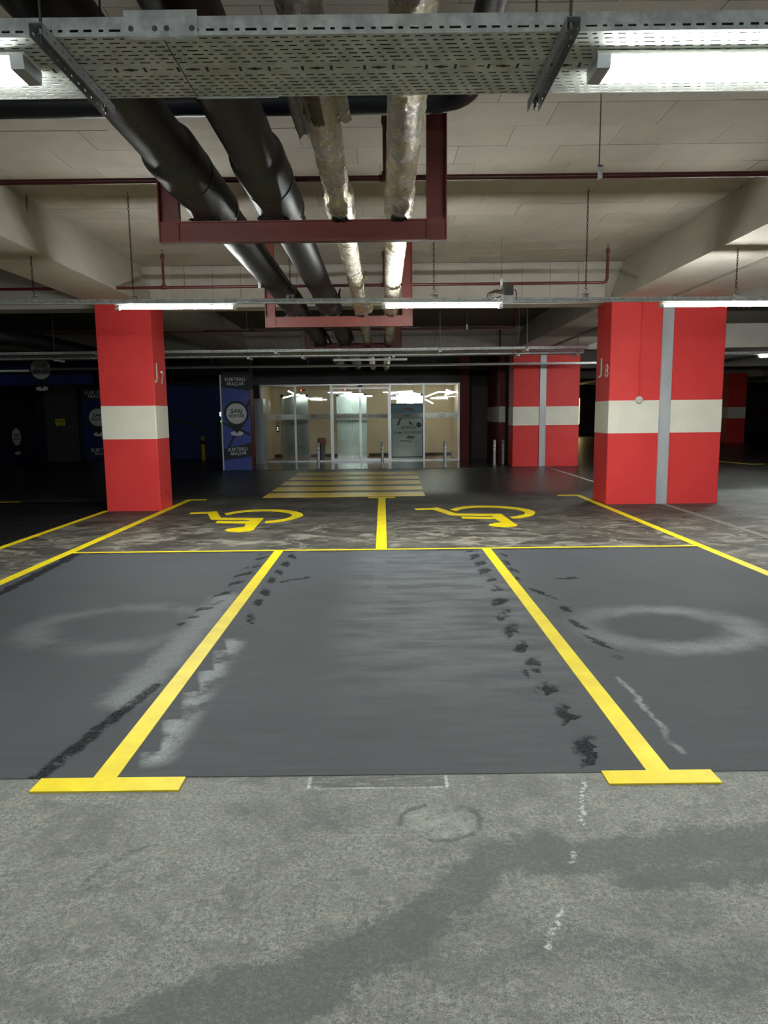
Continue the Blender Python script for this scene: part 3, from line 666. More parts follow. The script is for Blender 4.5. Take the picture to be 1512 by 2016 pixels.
def tray(name, label, x0, x1, y0, y1, z, lip, full, slope=0.0, parts=True):
    zz = lambda x: z+slope*x
    t = thing(name,label,'cable tray',((x0+x1)/2,(y0+y1)/2,z))
    m = MB()
    if full:
        rows = []; W = y1-y0; mid = (y0+y1)/2
        for i in range(7): yc = y0+0.018+i*0.0285; rows.append((yc-0.0042,yc+0.0042,slot_rows(x0,x1,0.012*i)))
        dia = []; per = PIT*5; k = math.floor(x0/per)
        while k*per < x1:
            c = k*per
            for a,b in ((-0.10,-0.072),(-0.028,0.028),(0.074,0.102)):
                if x0 < c+a and c+b < x1: dia.append((c+a,c+b))
            k += 1
        rows.append((mid-0.004,mid+0.004,dia))
        for i in range(7): yc = y1-0.018-(6-i)*0.0285; rows.append((yc-0.0042,yc+0.0042,slot_rows(x0,x1,0.11+0.012*i)))
    else: rows = []
    sheet(m,x0,x1,y0,y1,rows,lambda u,v:(u,v,zz(u)))
    m.build('tray_bottom','sheet',t,0.0012)
    for yy in (y0,y1):
        m = MB(); r = [(lip*(0.22 if full else 0.30),lip*(0.36 if full else 0.55),slot_rows(x0,x1,0.03))] if (full or yy == y0) else []
        sheet(m,x0,x1,0,lip,r,lambda u,v:(u,yy,zz(u)+v))
        s_ = 1 if yy == y0 else -1
        m.add([(x0,yy,zz(x0)+lip),(x1,yy,zz(x1)+lip),(x1,yy+s_*0.01,zz(x1)+lip),(x0,yy+s_*0.01,zz(x0)+lip)],[(0,1,2,3)])
        m.build('side_rail','galv',t,0.0012)
    return t
NZ = 2.92
nt_ = tray('cable_tray','wide perforated galvanised cable tray overhead in the foreground',-4.6,4.6,2.685,3.17,NZ,0.062,True)
sp = MB().box(-0.885,-0.63,2.678,2.682,NZ-0.003,NZ+0.08).box(-0.885,-0.63,2.682,2.70,NZ-0.005,NZ-0.003).build('splice_plate','galv',nt_)
for xx in (-0.861,-0.778,-0.737,-0.649):
    MB().tube([(xx,2.678,2.940),(xx,2.674,2.940),(xx,2.670,2.940)],[0.010,0.009,0.005],8).build('bolt','rod',sp)
MB().box(-0.76,-0.42,3.17,3.175,NZ-0.004,NZ+0.05).build('splice_plate','galv',nt_)
box('tray_seam','black_print',(-0.758,-0.755,2.69,3.168,NZ-0.0025,NZ-0.001),nt_)
def diamond(cx):                               # star-shaped knock-outs along the middle of the tray
    mid = (2.685+3.17)/2
    return [(cx-0.028,mid),(cx-0.012,mid-0.005),(cx,mid-0.011),(cx+0.012,mid-0.005),(cx+0.028,mid),(cx+0.012,mid+0.005),(cx,mid+0.011),(cx-0.012,mid+0.005)]
for k in range(-8,9):
    c = k*PIT*5; mid = (2.685+3.17)/2
    m = MB().prism(diamond(c),NZ-0.0022,NZ-0.0008)
    for s_ in (-0.055,0.055): m.prism(rect(c+s_-0.005,c+s_+0.005,mid-0.016,mid+0.016),NZ-0.0022,NZ-0.0008)
    m.build('knockout','black_print',nt_)
for k in range(15):                            # cables added in the tray to darken the view through its slots
    yy = 2.705+k*0.0318
    MB().tube([(x_,yy+0.004*math.sin(x_*3+k),NZ+0.015) for x_ in [-4.5+i*0.75 for i in range(13)]],0.0148,8).build('cable','cable',nt_)
# strut channels that carry the near tray, hung on threaded rods
def strut(xc, label):
    y0,y1,zt = 2.585,3.235,NZ-0.004; t = thing('strut_channel',label,'bracket',(xc,(y0+y1)/2,zt-0.042),'tray brackets')
    m = MB()
    sheet(m,y0,y1,0,0.042,[(0.017,0.025,[(y0+0.03+i*0.06-0.007,y0+0.03+i*0.06+0.007) for i in range(11)])],lambda u,v:(xc-0.023,u,zt-0.042+v))
    sheet(m,y0,y1,0,0.042,[(0.017,0.025,[(y0+0.03+i*0.06-0.007,y0+0.03+i*0.06+0.007) for i in range(11)])],lambda u,v:(xc+0.023,u,zt-0.042+v))
    sheet(m,y0,y1,0,0.046,[(0.016,0.030,[(y0+0.09+i*0.06-0.011,y0+0.09+i*0.06+0.011) for i in range(9)])],lambda u,v:(xc-0.023+v,u,zt))
    m.build('channel','steel',t,0.0025)
    for yy in (y0+0.04,y1-0.04):
        rd = MB().tube([(xc,yy,zt-0.05),(xc,yy,CZ)],0.0052,8).build('threaded_rod','rod',t)
        MB().tube([(xc,yy,zt-0.022),(xc,yy,zt-0.004)],[0.012,0.014],6).build('nut','rod',rd)
        MB().tube([(xc,yy,zt+0.003),(xc,yy,zt+0.013)],0.011,6).build('nut','rod',rd)
    return t
strut(-1.15,'perforated strut bracket under the left of the near cable tray')
strut(0.655,'perforated strut bracket under the right of the near cable tray')
# tube lamps
def tube_lamp(label, x0, x1, yc, zt, lit=True, w=0.07, h=0.055, slope=0.0, name='tube_lamp', capL=0.05, group='tube lamps', bare=False, lower='tube_lit', back='tube_back'):
    t = thing(name,label,'lamp',((x0+x1)/2,yc,zt-h),group); f = lambda x: zt+slope*x
    def prof(hw,z0,z1,n=8): return [(-hw,z1)]+[(-hw*math.cos(math.pi*i/n), z0+(z1-z0)*0.75*(1-math.sin(math.pi*i/n))) for i in range(n+1)]+[(hw,z1)]
    def ext(xa,xb,pr):
        m = MB(); n = len(pr); v = [(xa,yc+p,f(xa)+q) for p,q in pr]+[(xb,yc+p,f(xb)+q) for p,q in pr]
        m.add(v,[tuple(range(n)),tuple(range(2*n-1,n-1,-1))]+[(i,n+i,n+(i+1)%n,(i+1)%n) for i in range(n)]); return m
    if bare:                                   # naked round tube on a slim batten
        r = 0.021; zc = lambda x: f(x)-0.026-r
        ext(x0,x1,[(-0.016,-0.022),(0.016,-0.022),(0.016,0),(-0.016,0)]).build('housing','white_plastic',t)
        for nm,sg,mt in (('diffuser',-1,lower),('tube_back',1,back)):
            pr = [(r*math.cos(math.pi*i/10), sg*r*(0.45 if sg < 0 else 1)*math.sin(math.pi*i/10)-0.026-r) for i in range(11)]
            if sg > 0: pr = pr[::-1]
            ext(x0+capL,x1-capL,pr[::-1]).build(nm, mt if lit else 'white_plastic', t)
        for a,b in ((x0,x0+capL),(x1-capL,x1)):
            MB().tube([(a,yc,zc(a)),(b,yc,zc(b))],r+0.003,12).build('end_cap','white_plastic',t)
        return t
    ext(x0,x1,[(-w*0.5,-h*0.35),(w*0.5,-h*0.35),(w*0.38,0),(-w*0.38,0)]).build('housing','white_plastic',t)
    ext(x0+capL,x1-capL,[(-w*0.48,-h*0.35),(-w*0.42,-h),(w*0.42,-h),(w*0.48,-h*0.35)]).build('diffuser','panel_lit' if lit else 'white_plastic',t)
    for a,b in ((x0,x0+capL),(x1-capL,x1)): ext(a,b,[(-w*0.5,-h*0.3),(-w*0.44,-h*1.03),(w*0.44,-h*1.03),(w*0.5,-h*0.3)]).build('end_cap','cabinet',t)
    return t
NL = dict(w=0.15,h=0.062)
tube_lamp('broad lit tube lamp under the right of the near cable tray',0.80,2.30,2.87,NZ-0.003,**NL)
tube_lamp('lit tube lamp at the upper left corner under the near cable tray',-2.80,-1.28,2.83,NZ-0.003,**NL)
# the slim tray on chains with its three lit tubes
MY0,MY1,MZ,MS = 8.672,8.728,2.918,-0.0065
mt_ = tray('cable_tray','slim slotted cable tray hung on chains with three lit tubes',-9.5,12.5,MY0,MY1,MZ,0.052,False,MS)
for a,b,lab in ((-3.16,-1.72,'lit tube lamp in front of the narrow red column top'),(0.0,1.44,'lit tube lamp beside the junction box, middle of the chained tray'),(3.30,4.76,'lit tube lamp in front of the wide red column and its metal cover'),(9.9,11.35,'added lit tube lamp on the chained tray, out of view to the right')):
    tube_lamp(lab,a,b,8.70,MZ-0.002,slope=MS,bare=True)  # the rightmost tube is added out of view to brighten the right floor
box('splice_plate','galv',(-0.42,-0.14,MY0-0.004,MY0-0.001,MZ+0.004,MZ+0.052),mt_)
box('splice_plate','galv',(-4.62,-4.30,MY0-0.004,MY0-0.001,MZ+0.032,MZ+0.082),mt_)
def chain(xc, z0, z1, label):
    t = thing('hanging_chain',label,'chain',(xc,8.70,z0),'tray chains')
    m = MB(); n = int((z1-z0-0.16)/0.030); dz = (z1-z0-0.16)/n
    for i in range(n):
        zc = z0+0.11+dz*(i+0.5); pts = []
        for k in range(8):
            a = 2*math.pi*k/8; u = 0.0095*math.cos(a); v = 0.021*math.sin(a)
            pts.append((xc+u,8.70,zc+v) if i%2 == 0 else (xc,8.70+u,zc+v))
        m.tube(pts+[pts[0]],0.0030,5,False)
    m.build('links','chain',t)
    hk = [(xc,8.70,z1)]+[(xc+0.014*math.sin(a),8.70,z1-0.045+0.014*math.cos(a)) for a in [i*0.6 for i in range(8)]]
    MB().tube(hk,0.0035,6).build('hook','chain',t)
    hk = [(xc,8.70,z0+0.03)]+[(xc+0.018*math.sin(a),8.70,z0+0.09-0.018*math.cos(a)) for a in [i*0.6 for i in range(8)]]
    MB().tube(hk,0.0035,6).build('hook','chain',t)
    zb = z0
    MB().box(xc-0.045,xc-0.015,MY0-0.006,MY0-0.002,zb-0.045,zb+0.045).box(xc+0.005,xc+0.045,MY1+0.002,MY1+0.006,zb-0.045,zb+0.045).box(xc-0.045,xc+0.045,MY0-0.006,MY1+0.006,zb+0.04,zb+0.045).build('hanger_clip','galv',t)
for xc,lab in ((-4.12,'chain at the far left, in front of the left ceiling beam'),(-2.94,'chain left of the black pipes, above the left tube lamp'),(-1.08,'chain hanging in front of the second black pipe'),(0.62,'chain just right of the foil pipes'),(2.42,'chain left of column J 8, between junction box and beam'),(4.20,'chain at the far right, in front of the right ceiling beam')):
    chain(xc, MZ+MS*xc+0.05, CZ, lab)
# junction box
zb = MZ+MS*1.48
t = thing('junction_box','grey junction box with looped black cables on the chained tray','junction box',(1.485,8.66,zb))
MB().cbox(1.425,1.548,8.60,8.66,zb+0.07,zb+0.20,0.008).build('box','grey_box',t)
MB().cbox(1.435,1.538,8.594,8.60,zb+0.08,zb+0.19,0.003).build('cover','grey_box',t)
br = MB(); sheet(br,1.418,1.545,-0.02,0.08,[(0.0,0.012,[(1.44,1.452),(1.50,1.512)]),(0.045,0.062,[(1.44,1.448),(1.50,1.508)])],lambda u,v:(u,8.615,zb+v)); br.build('bracket','galv',t,0.002)
for k in range(4):
    pts = [(1.425,8.63,zb+0.15-0.02*k)]+[(1.36-0.02*k+0.055*math.cos(a),8.63+0.012*k,zb+0.09+0.045*math.sin(a)-0.006*k) for a in [0.9+i*0.6 for i in range(9)]]
    MB().tube(pts,0.005,6).build('cable','cable',t)
MB().tube([(1.548,8.63,zb+0.13),(1.575,8.63,zb+0.13),(1.588,8.63,zb+0.09),(1.585,8.64,zb+0.03)],0.006,6).build('cable','cable',t)
# trays further back
t3 = tray('cable_tray','lower of the two long trays behind the columns, ending left of column J 8',-16,4.45,16.0,16.35,2.90,0.075,False)
t4 = tray('cable_tray','upper and nearer of the two long trays behind the columns',-16,4.3,15.1,15.35,2.925,0.05,False)
t5 = tray('cable_tray','thin dark tray just above the glass entrance',-9,6.0,19.5,19.7,2.905,0.05,False)
t6 = tray('cable_tray','cable tray on the right beyond column J 8, with lit tubes',5.7,16.0,17.2,17.4,2.93,0.06,False)
for t_,xs,yc in ((t3,(-11.9,-7.2,-5.4,-2.95,-1.75,0.25,3.0,4.3),16.17),(t4,(-9,-5.9,-2.2,1.2,3.0),15.22)):
    for xx in xs:
        rd = MB().tube([(xx,yc-0.2 if t_ is t3 else yc-0.16,2.84 if t_ is t3 else 2.88),(xx,yc-0.2 if t_ is t3 else yc-0.16,CZ)],0.009,6).build('threaded_rod','rod',t_)
        MB().box(xx-0.03,xx+0.03,yc-0.22,yc+0.22,2.855 if t_ is t3 else 2.88,2.895 if t_ is t3 else 2.92).build('support','galv',rd)
MB().box(-6.6,-6.1,15.99,16.0,2.895,2.98).build('splice_plate','galv',t3)
for xx in (-4.6,-2.0,1.4,4.9): MB().tube([(xx,19.6,2.93),(xx,19.6,CZ)],0.008,6).build('threaded_rod','rod',t5)
tube_lamp('unlit slim tube lamp under the rear trays above the entrance',-1.10,0.56,16.35,2.865,False,0.06,0.05)
tube_lamp('unlit tube lamp under the rear trays, left of column J 7',-9.8,-8.1,16.6,2.72,False,0.06,0.05)
tube_lamp('lit tube lamp at the right edge, far beyond column J 8',8.95,10.45,17.3,2.92,bare=True)
tube_lamp('added lit tube lamp, unseen behind the wide red column',6.0,7.4,17.3,2.92,bare=True)  # added out of sight to brighten the lane, crossing and rear columns
tube_lamp('unlit tube lamp deep in the dark right part of the car park',16.0,17.5,30.0,2.90,False)
# unseen trays behind the camera; their tubes are added to light the lane
for yy,w1 in ((-3.1,'first'),(-8.6,'second')):
    tray('cable_tray','unseen slim cable tray over the lane, %s behind the viewer'%w1,-7,7,yy-0.07,yy+0.08,NZ,0.052,False)
    for a,w2 in ((-5.9,'far left'),(-2.7,'left'),(0.6,'right'),(3.9,'far right')): tube_lamp('added lit tube lamp on the %s tray behind the viewer, %s'%(w1,w2),a,a+1.46,yy,NZ-0.002,bare=True,lower='rear_lit',back='rear_back')

# ================================================================ PIPES AND THEIR FRAMES
FRY = (5.62,10.9,15.6)
def pframe(yc, x0, x1, label, z0=2.915):
    t = thing('pipe_frame',label,'frame',((x0+x1)/2,yc,z0),'pipe frames')
    W = 0.152; D = 0.075; e = 0.010
    for xa in (x0,x1-W):
        m = MB(); m.box(xa,xa+W,yc+D-0.012,yc+D,z0,CZ); m.box(xa,xa+e,yc,yc+D-0.012,z0,CZ); m.box(xa+W-e,xa+W,yc,yc+D-0.012,z0,CZ)
        m.box(xa+e,xa+W-e,yc+0.012,yc+D-0.012,z0,z0+W); m.build('post','frame_red',t)
        MB().box(xa-0.05,xa+W+0.05,yc-0.05,yc+D+0.05,CZ-0.012,CZ).build('base_plate','frame_red',t)
    m = MB(); m.box(x0+W,x1-W,yc+0.02,yc+0.034,z0+e,z0+W-e); m.box(x0+W,x1-W,yc,yc+D,z0,z0+e); m.box(x0+W,x1-W,yc,yc+D,z0+W-e,z0+W)
    m.build('cross_bar','frame_red',t)
    return t
pframe(FRY[0],-1.68,0.50,'nearest red oxide steel frame carrying the four pipes')
pframe(FRY[1],-1.74,0.46,'second red oxide steel frame, seen below the chained tray')
pframe(FRY[2],-1.66,0.42,'farthest red oxide steel frame, just above the rear trays',2.985)
def pipe(name, label, xc, zc, r, mat, y0, y1, bulges, crump=0.0, seg=36, dy=0.06, group=None, drift=None):
    t = thing(name,label,'pipe',(xc,(y0+y1)/2,zc-r),group)
    V,F = [],[]; n = int((y1-y0)/dy)
    for i in range(n+1):
        y = y0+(y1-y0)*i/n; rr = r; dx = dz = 0
        for (ya,yb,rb) in bulges:
            s0 = min(1,max(0,(y-ya)/0.14)); s1 = 1 if y < yb else 0
            s0 = s0*s0*(3-2*s0); rr = max(rr, r+(rb-r)*s0*s1)
        for k in range(seg):
            a = 2*math.pi*k/seg; q = rr
            if crump:
                p = Vector((math.cos(a)*1.6+xc*9, y*7.0, math.sin(a)*1.6))
                q += crump*(mnoise.noise(p)*1.0+0.5*mnoise.noise(p*2.7)+abs(mnoise.noise(p*1.3+Vector((5,5,5))))*0.7)
            V.append((xc+math.cos(a)*q, y, zc+math.sin(a)*q))
    for i in range(n):
        for k in range(seg): F.append((i*seg+k,(i+1)*seg+k,(i+1)*seg+(k+1)%seg,i*seg+(k+1)%seg))
    m = MB(); m.add(V,F,True); m.add(V[:seg],[tuple(range(seg))]); m.add(V[-seg:],[tuple(range(seg-1,-1,-1))])
    m.build('jacket',mat,t)
    return t
zb1 = 3.25
B = [(FRY[0]-1.05,FRY[0]+0.32,0.180),(FRY[1]-0.9,FRY[1]+0.3,0.176),(FRY[2]-0.9,FRY[2]+0.4,0.176)]
PB = []
for xc,lab,bb in ((-1.315,'outer thick black jacketed pipe, leftmost of the four ceiling pipes',B),(-0.79,'inner thick black jacketed pipe, second from the left',[(a+0.12,b,c) for a,b,c in B])):
    t = pipe('insulated_pipe',lab,xc,zb1,0.150,'black',-2,24.8,bb,0.0022,40,0.05,'ceiling pipes'); PB.append(t)
    for (a,b,c) in bb:                         # lapped ends of the jacket and crumpled tape at each frame
        MB().tube([(xc,y_,zb1) for y_ in (a+0.50,a+0.505,a+0.55,a+0.56)],[c-0.004,c+0.004,c+0.004,c-0.004],40).build('jacket_lap','black',t)
        MB().tube([(xc,y_,zb1) for y_ in (b-0.03,b-0.02,b+0.03,b+0.05)],[c+0.001,c+0.004,c+0.003,0.15],40).build('jacket_lap','tape',t)
    for fy in FRY:
        m = MB(); rnd = random.Random(int(fy*10+xc*7))
        pts = []
        for i in range(13):
            a = i/12; pts.append((xc-0.14+0.24*a+rnd.uniform(-.01,.01), fy-0.012+rnd.uniform(-.012,.012), 3.072+0.045*math.sin(a*math.pi)+rnd.uniform(-.014,.014)))
        for p,q in zip(pts,pts[1:]):
            m.add([(p[0],p[1],3.066),(q[0],q[1],3.066),q,p,(p[0],p[1]+0.06,3.066),(q[0],q[1]+0.06,3.066),(q[0],q[1]+0.08,q[2]+0.02),(p[0],p[1]+0.08,p[2]+0.02)],[(0,1,2,3),(7,6,5,4),(3,2,6,7)])
        m.build('torn_tape','tape',t)
FB = [(FRY[0]-0.42,FRY[0]+0.25,0.112),(FRY[1]-0.4,FRY[1]+0.2,0.11)]
s1 = pipe('foil_pipe','foil wrapped pipe with torn patch, third of the ceiling pipes',-0.305,3.172,0.088,'foil',-2,24.8,FB,0.0075,44,0.022,'ceiling pipes')
s2 = pipe('foil_pipe','foil wrapped pipe on the right, rightmost of the ceiling pipes',0.138,3.175,0.098,'foil',-2,24.8,[(a,b,0.108) for a,b,c in FB],0.0065,44,0.022,'ceiling pipes')
for s_,xc,rr in ((s1,-0.305,0.1),(s2,0.138,0.104)):      # tape rings
    for yy in (3.9,4.7,6.9,7.9,8.9,9.8):
        pass
# torn foil, grey tape and the bare patch of the first foil pipe
def shell(xc, zc, r, a0, a1, y0, y1, rough, seed):
    rnd = random.Random(seed); m = MB(); na,ny = 10,12; V = []
    for j in range(ny+1):
        for i in range(na+1):
            a = math.radians(a0+(a1-a0)*i/na); e = (1 if 0 < j < ny and 0 < i < na else 2.2)
            q = r+rnd.uniform(-rough,rough)*e
            V.append((xc+math.cos(a)*q, y0+(y1-y0)*j/ny+rnd.uniform(-.012,.012)*e, zc+math.sin(a)*q))
    F = [(j*(na+1)+i,(j+1)*(na+1)+i,(j+1)*(na+1)+i+1,j*(na+1)+i+1) for j in range(ny) for i in range(na)]
    return m.add(V,F,True)
shell(-0.305,3.172,0.1005,246,284,3.30,3.88,0.003,3).build('bare_insulation','wool',s1,0.004)
shell(-0.32,3.172,0.106,175,240,3.3,4.05,0.006,5).build('grey_tape_wrap','grey_tape',s1,0.004)
shell(-0.405,3.150,0.045,90,390,3.3,4.10,0.007,8).build('tape_bulge','grey_tape',s1,0.004)
shell(-0.19,3.17,0.032,100,400,3.4,4.02,0.010,12).build('foil_flap','foil',s1,0.003)
shell(-0.305,3.165,0.112,225,330,6.0,6.12,0.004,21).build('black_tie','tape',s1,0.004)
m = MB(); m.tube([(-0.50,8.9,3.12),(-0.515,8.88,3.05),(-0.50,8.86,2.98),(-0.53,8.85,2.90)],[0.010,0.014,0.012,0.004],6); m.build('hanging_strip','tape',s1)
shell(-0.18,3.08,0.06,120,420,9.6,10.3,0.012,31).build('foil_flap','foil',s1,0.003)
shell(-0.20,3.20,0.03,120,420,8.4,8.6,0.010,33).build('foil_flap','foil',s1,0.003)
for s_,xc in ((s1,-0.305),(s2,0.138)):
    for k,fy in enumerate(FRY): shell(xc,3.16,0.108,235,300,fy-0.05,fy+0.12,0.010,40+k).build('torn_tape','tape',s_,0.003)
# narrow navy pipe crossing above, with an elbow towards the viewer
t = thing('navy_pipe','navy jacketed pipe crossing above the black pipes, with a bend','pipe',(-2,5.3,3.66))
pts = [(-4.1,5.28,3.76),(0.35,5.28,3.76)]+[(0.35+0.25*math.sin(a),5.03+0.25*math.cos(a),3.76) for a in [i*math.pi/12 for i in range(1,7)]]+[(0.60,-2,3.76)]
MB().tube(pts,0.085,20).build('jacket','navy',t)

# sprinkler lines
def sprinkler(yc, x0, x1, z, stubs, rods, label, end_up=None, r=0.022):
    t = thing('sprinkler_pipe',label,'pipe',((x0+x1)/2,yc,z-r),'sprinkler pipes')
    pts = [(x0,yc,z),(x1,yc,z)]
    if end_up: pts = [(x0,yc,z),(x1-0.06,yc,z),(x1-0.02,yc,z+0.012),(x1,yc,z+0.06),(x1,yc,end_up)]
    MB().tube(pts,r,12).build('main_pipe','pipe_red',t)
    def head(x,zt):
        h = MB(); h.tube([(x,yc,zt-0.10),(x,yc,zt-0.07),(x,yc,zt-0.03),(x,yc,zt)],[0.022,0.030,0.028,0.014],12)
        hd = h.build('head_socket','pipe_red',t)
        k = MB(); k.tube([(x-0.012,yc,zt),(x-0.012,yc,zt+0.04)],0.004,6); k.tube([(x+0.012,yc,zt),(x+0.012,yc,zt+0.04)],0.004,6); k.tube([(x,yc,zt+0.04),(x,yc,zt+0.045)],0.022,12)
        k.build('sprinkler_head','rod',hd)
    for x,zt in stubs:
        MB().tube([(x,yc,z),(x,yc,zt-0.08)],r*0.85,12).build('riser','pipe_red',t)
        MB().tube([(x-0.05,yc,z),(x-0.045,yc,z),(x+0.045,yc,z),(x+0.05,yc,z)],[r,r*1.3,r*1.3,r],12).tube([(x,yc,z),(x,yc,z+0.05)],r*1.25,12).build('tee','pipe_red',t)
        head(x,zt)
    if end_up: head(x1,end_up+0.06)
    for x in rods:
        rd = MB().tube([(x,yc,z+0.07),(x,yc,CZ)],0.005,6).build('hanger_rod','rod',t)
        c = [(x-0.006+0.0,yc+(r+0.006)*math.cos(a),z+(r+0.006)*math.sin(a)) for a in [i*math.pi/8 for i in range(17)]]
        MB().tube(c,0.004,6,False).box(x-0.018,x+0.018,yc-r-0.012,yc-r-0.006,z-0.03,z+0.07).box(x-0.018,x+0.018,yc-r-0.012,yc+0.01,z+0.06,z+0.075).build('hanger_clamp','galv',rd)
    return t
sprinkler(6.0,-9,9,3.478,[(0.04,3.97)],[-1.70,1.75],'nearest red sprinkler pipe spanning the ceiling behind the first frame')
sprinkler(11.05,-9,3.39,3.535,[(-3.27,4.03),(0.04,4.03)],[-4.58,-1.83,1.80],'red sprinkler pipe in front of the panelled cross beam, ending upwards',3.98)
sprinkler(16.3,-12,3.0,3.50,[(-2.9,4.0)],[-5,-0.9,1.9],'dark sprinkler pipe behind the column row, above the rear trays',4.0)
sprinkler(21.3,-12,3.45,3.50,[(-2.2,3.95)],[-4.6,-2.4,1.6],'farthest sprinkler pipe along the second cross beam',3.98)
# dark insulated pipe and silver duct in the left background
t = thing('insulated_pipe','dark insulated pipe bending away in the left background','pipe',(-7.2,17,3.2))
pts = [(-16,14.6,3.28),(-8.4,14.6,3.28)]+[(-8.4+1.0*math.sin(a),15.6-1.0*math.cos(a),3.28-0.02*a) for a in [i*math.pi/16 for i in range(1,9)]]+[(-7.4,18.5,3.24),(-7.4,24.0,3.24)]
MB().tube(pts,0.17,20).build('jacket','black',t)
t = thing('metal_duct','short silver duct at the far left edge above the trays','duct',(-9.5,14.2,3.1))
MB().tube([(-16,14.1,3.22),(-8.05,14.1,3.22)],0.075,20).build('duct','alu',t); MB().tube([(-8.75,14.1,3.22),(-8.70,14.1,3.22)],0.082,20).build('joint_ring','galv',t)
MB().tube([(-8.06,14.1,3.22),(-8.0,14.1,3.22)],[0.085,0.085],20).build('end_ring','alu',t)
for xx in (-10.5,-8.3): MB().tube([(xx,14.1,3.2),(xx,14.1,CZ)],0.01,6).build('hanger_rod','rod',t)
t = thing('red_pipe','dark red pipe at the far left edge above the silver duct','pipe',(-12,14,3.5))
MB().tube([(-12.3,14.0,3.52),(-8.3,14.0,3.50)],0.055,14).build('main_pipe','pipe_red',t); MB().tube([(-8.32,14.0,3.50),(-8.24,14.0,3.50)],0.068,14).build('end_cap','pipe_red',t)

# ================================================================ ENTRANCE
GX = (-4.20,-3.03,-1.78,-0.775,0.25,1.42,2.62)
en = thing('glass_screen','silver framed glass screen of the lit entrance','glass screen',(-0.8,FY,0))
for x in (GX[0],GX[1],GX[2],GX[4],GX[5],GX[6]): box('mullion','alu',(x-0.035,x+0.035,FY-0.04,FY+0.04,0.012,2.64),en)
box('top_rail','alu',(GX[0]-0.035,GX[6]+0.035,FY-0.045,FY+0.045,2.62,2.672),en)
for a,b in ((0,1),(1,2),(4,5),(5,6)):
    box('bottom_rail','alu',(GX[a]+0.035,GX[b]-0.035,FY-0.03,FY+0.03,0.012,0.05),en)
    p = box('pane','glass',(GX[a]+0.035,GX[b]-0.035,FY-0.004,FY+0.004,0.05,2.62),en)
    MB().add([(GX[a]+0.036,FY-0.0055,1.48),(GX[b]-0.036,FY-0.0055,1.48),(GX[b]-0.036,FY-0.0055,1.655),(GX[a]+0.036,FY-0.0055,1.655)],[(0,1,2,3)]).build('frosted_band','frosted',p)
    text('band_text','UNIQ','black_print',p,((GX[a]+GX[b])/2,FY-0.0085,1.585),R_,U_,0.075,0.23,0.0,0.0,0.001,0.001)
    MB().plate([(-0.08,1.523),(0.08,1.523),(0.08,1.533),(-0.08,1.533)],((GX[a]+GX[b])/2,FY-0.0085,0),R_,U_,0.001).build('band_underline','black_print',p)
for a,b,lab,sgn in ((2,3,'left leaf of the glass sliding door with arrow band',1),(3,4,'right leaf of the glass sliding door with arrow band',-1)):
    x0,x1 = GX[a]+(0.04 if a == 2 else 0.004),GX[b]-(0.04 if b == 4 else 0.004); yd = FY-0.07
    t = thing('sliding_door',lab,'door',((x0+x1)/2,yd,0.014),'sliding door leaves')
    m = MB().box(x0,x0+0.035,yd-0.02,yd+0.02,0.014,2.55).box(x1-0.035,x1,yd-0.02,yd+0.02,0.014,2.55).box(x0+0.035,x1-0.035,yd-0.02,yd+0.02,2.49,2.55).box(x0+0.035,x1-0.035,yd-0.02,yd+0.02,0.014,0.11)
    m.build('leaf_frame','alu',t)
    p = box('pane','glass',(x0+0.035,x1-0.035,yd-0.004,yd+0.004,0.11,2.49),t)
    MB().add([(x0+0.036,yd-0.0055,1.48),(x1-0.036,yd-0.0055,1.48),(x1-0.036,yd-0.0055,1.655),(x0+0.036,yd-0.0055,1.655)],[(0,1,2,3)]).build('frosted_band','frosted',p)
    m = MB(); n = 10; pw = (x1-x0-0.12)/n
    for i in range(n):
        c = x0+0.06+pw*(i+0.5); h = 0.055; d = 0.028*sgn; w_ = 0.013*sgn
        poly = [(c-d-w_,1.567+h),(c-d+w_,1.567+h),(c+d+w_,1.567),(c-d+w_,1.567-h),(c-d-w_,1.567-h),(c+d-w_,1.567)]
        if sgn < 0: poly = poly[::-1]
        m.plate(poly[::-1],(0,yd-0.0085,0),R_,U_,0.001)
    m.build('chevrons','black_print',p)
t = thing('door_sensor','small black door sensor above the sliding doors','sensor',(-0.775,FY-0.1,2.55))
MB().cbox(-0.85,-0.70,FY-0.14,FY-0.06,2.56,2.62,0.02).build('housing','black_print',t); box('lens','bin_dark',(-0.80,-0.75,FY-0.142,FY-0.14,2.57,2.60),t)
# elevators
def elevator(x0, x1, label):
    t = thing('elevator',label,'elevator',((x0+x1)/2,LY,0.014),'lobby elevators')
    MB().box(x0-0.09,x0,LY-0.05,LY,0.014,2.42).box(x1,x1+0.09,LY-0.05,LY,0.014,2.42).box(x0-0.09,x1+0.09,LY-0.05,LY,2.32,2.42).build('door_frame','stainless',t)
    mid = (x0+x1)/2
    for a,b in ((x0,mid-0.003),(mid+0.003,x1)): box('door_leaf','stainless',(a,b,LY-0.02,LY-0.004,0.014,2.32),t)
    return t
elevator(-3.86,-2.98,'left stainless elevator door in the lobby'); elevator(-1.70,-0.72,'middle stainless elevator door behind the sliding doors')
elevator(0.62,1.48,'right stainless elevator door mostly hidden by the poster')
for x,lab in ((-4.10,'call button panel left of the left elevator'),(-1.95,'call button panel left of the middle elevator')):
    t = thing('call_panel',lab,'call panel',(x,LY,0.9),'elevator call panels')
    MB().cbox(x-0.05,x+0.05,LY-0.012,LY-0.001,0.98,1.38,0.004).build('plate','bin_dark',t)
    for z in (1.07,1.15): MB().tube([(x,LY-0.012,z),(x,LY-0.018,z)],0.018,12).build('button','white_lamp',t)
    box('display','cabinet',(x-0.04,x+0.04,LY-0.016,LY-0.012,1.22,1.36),t)
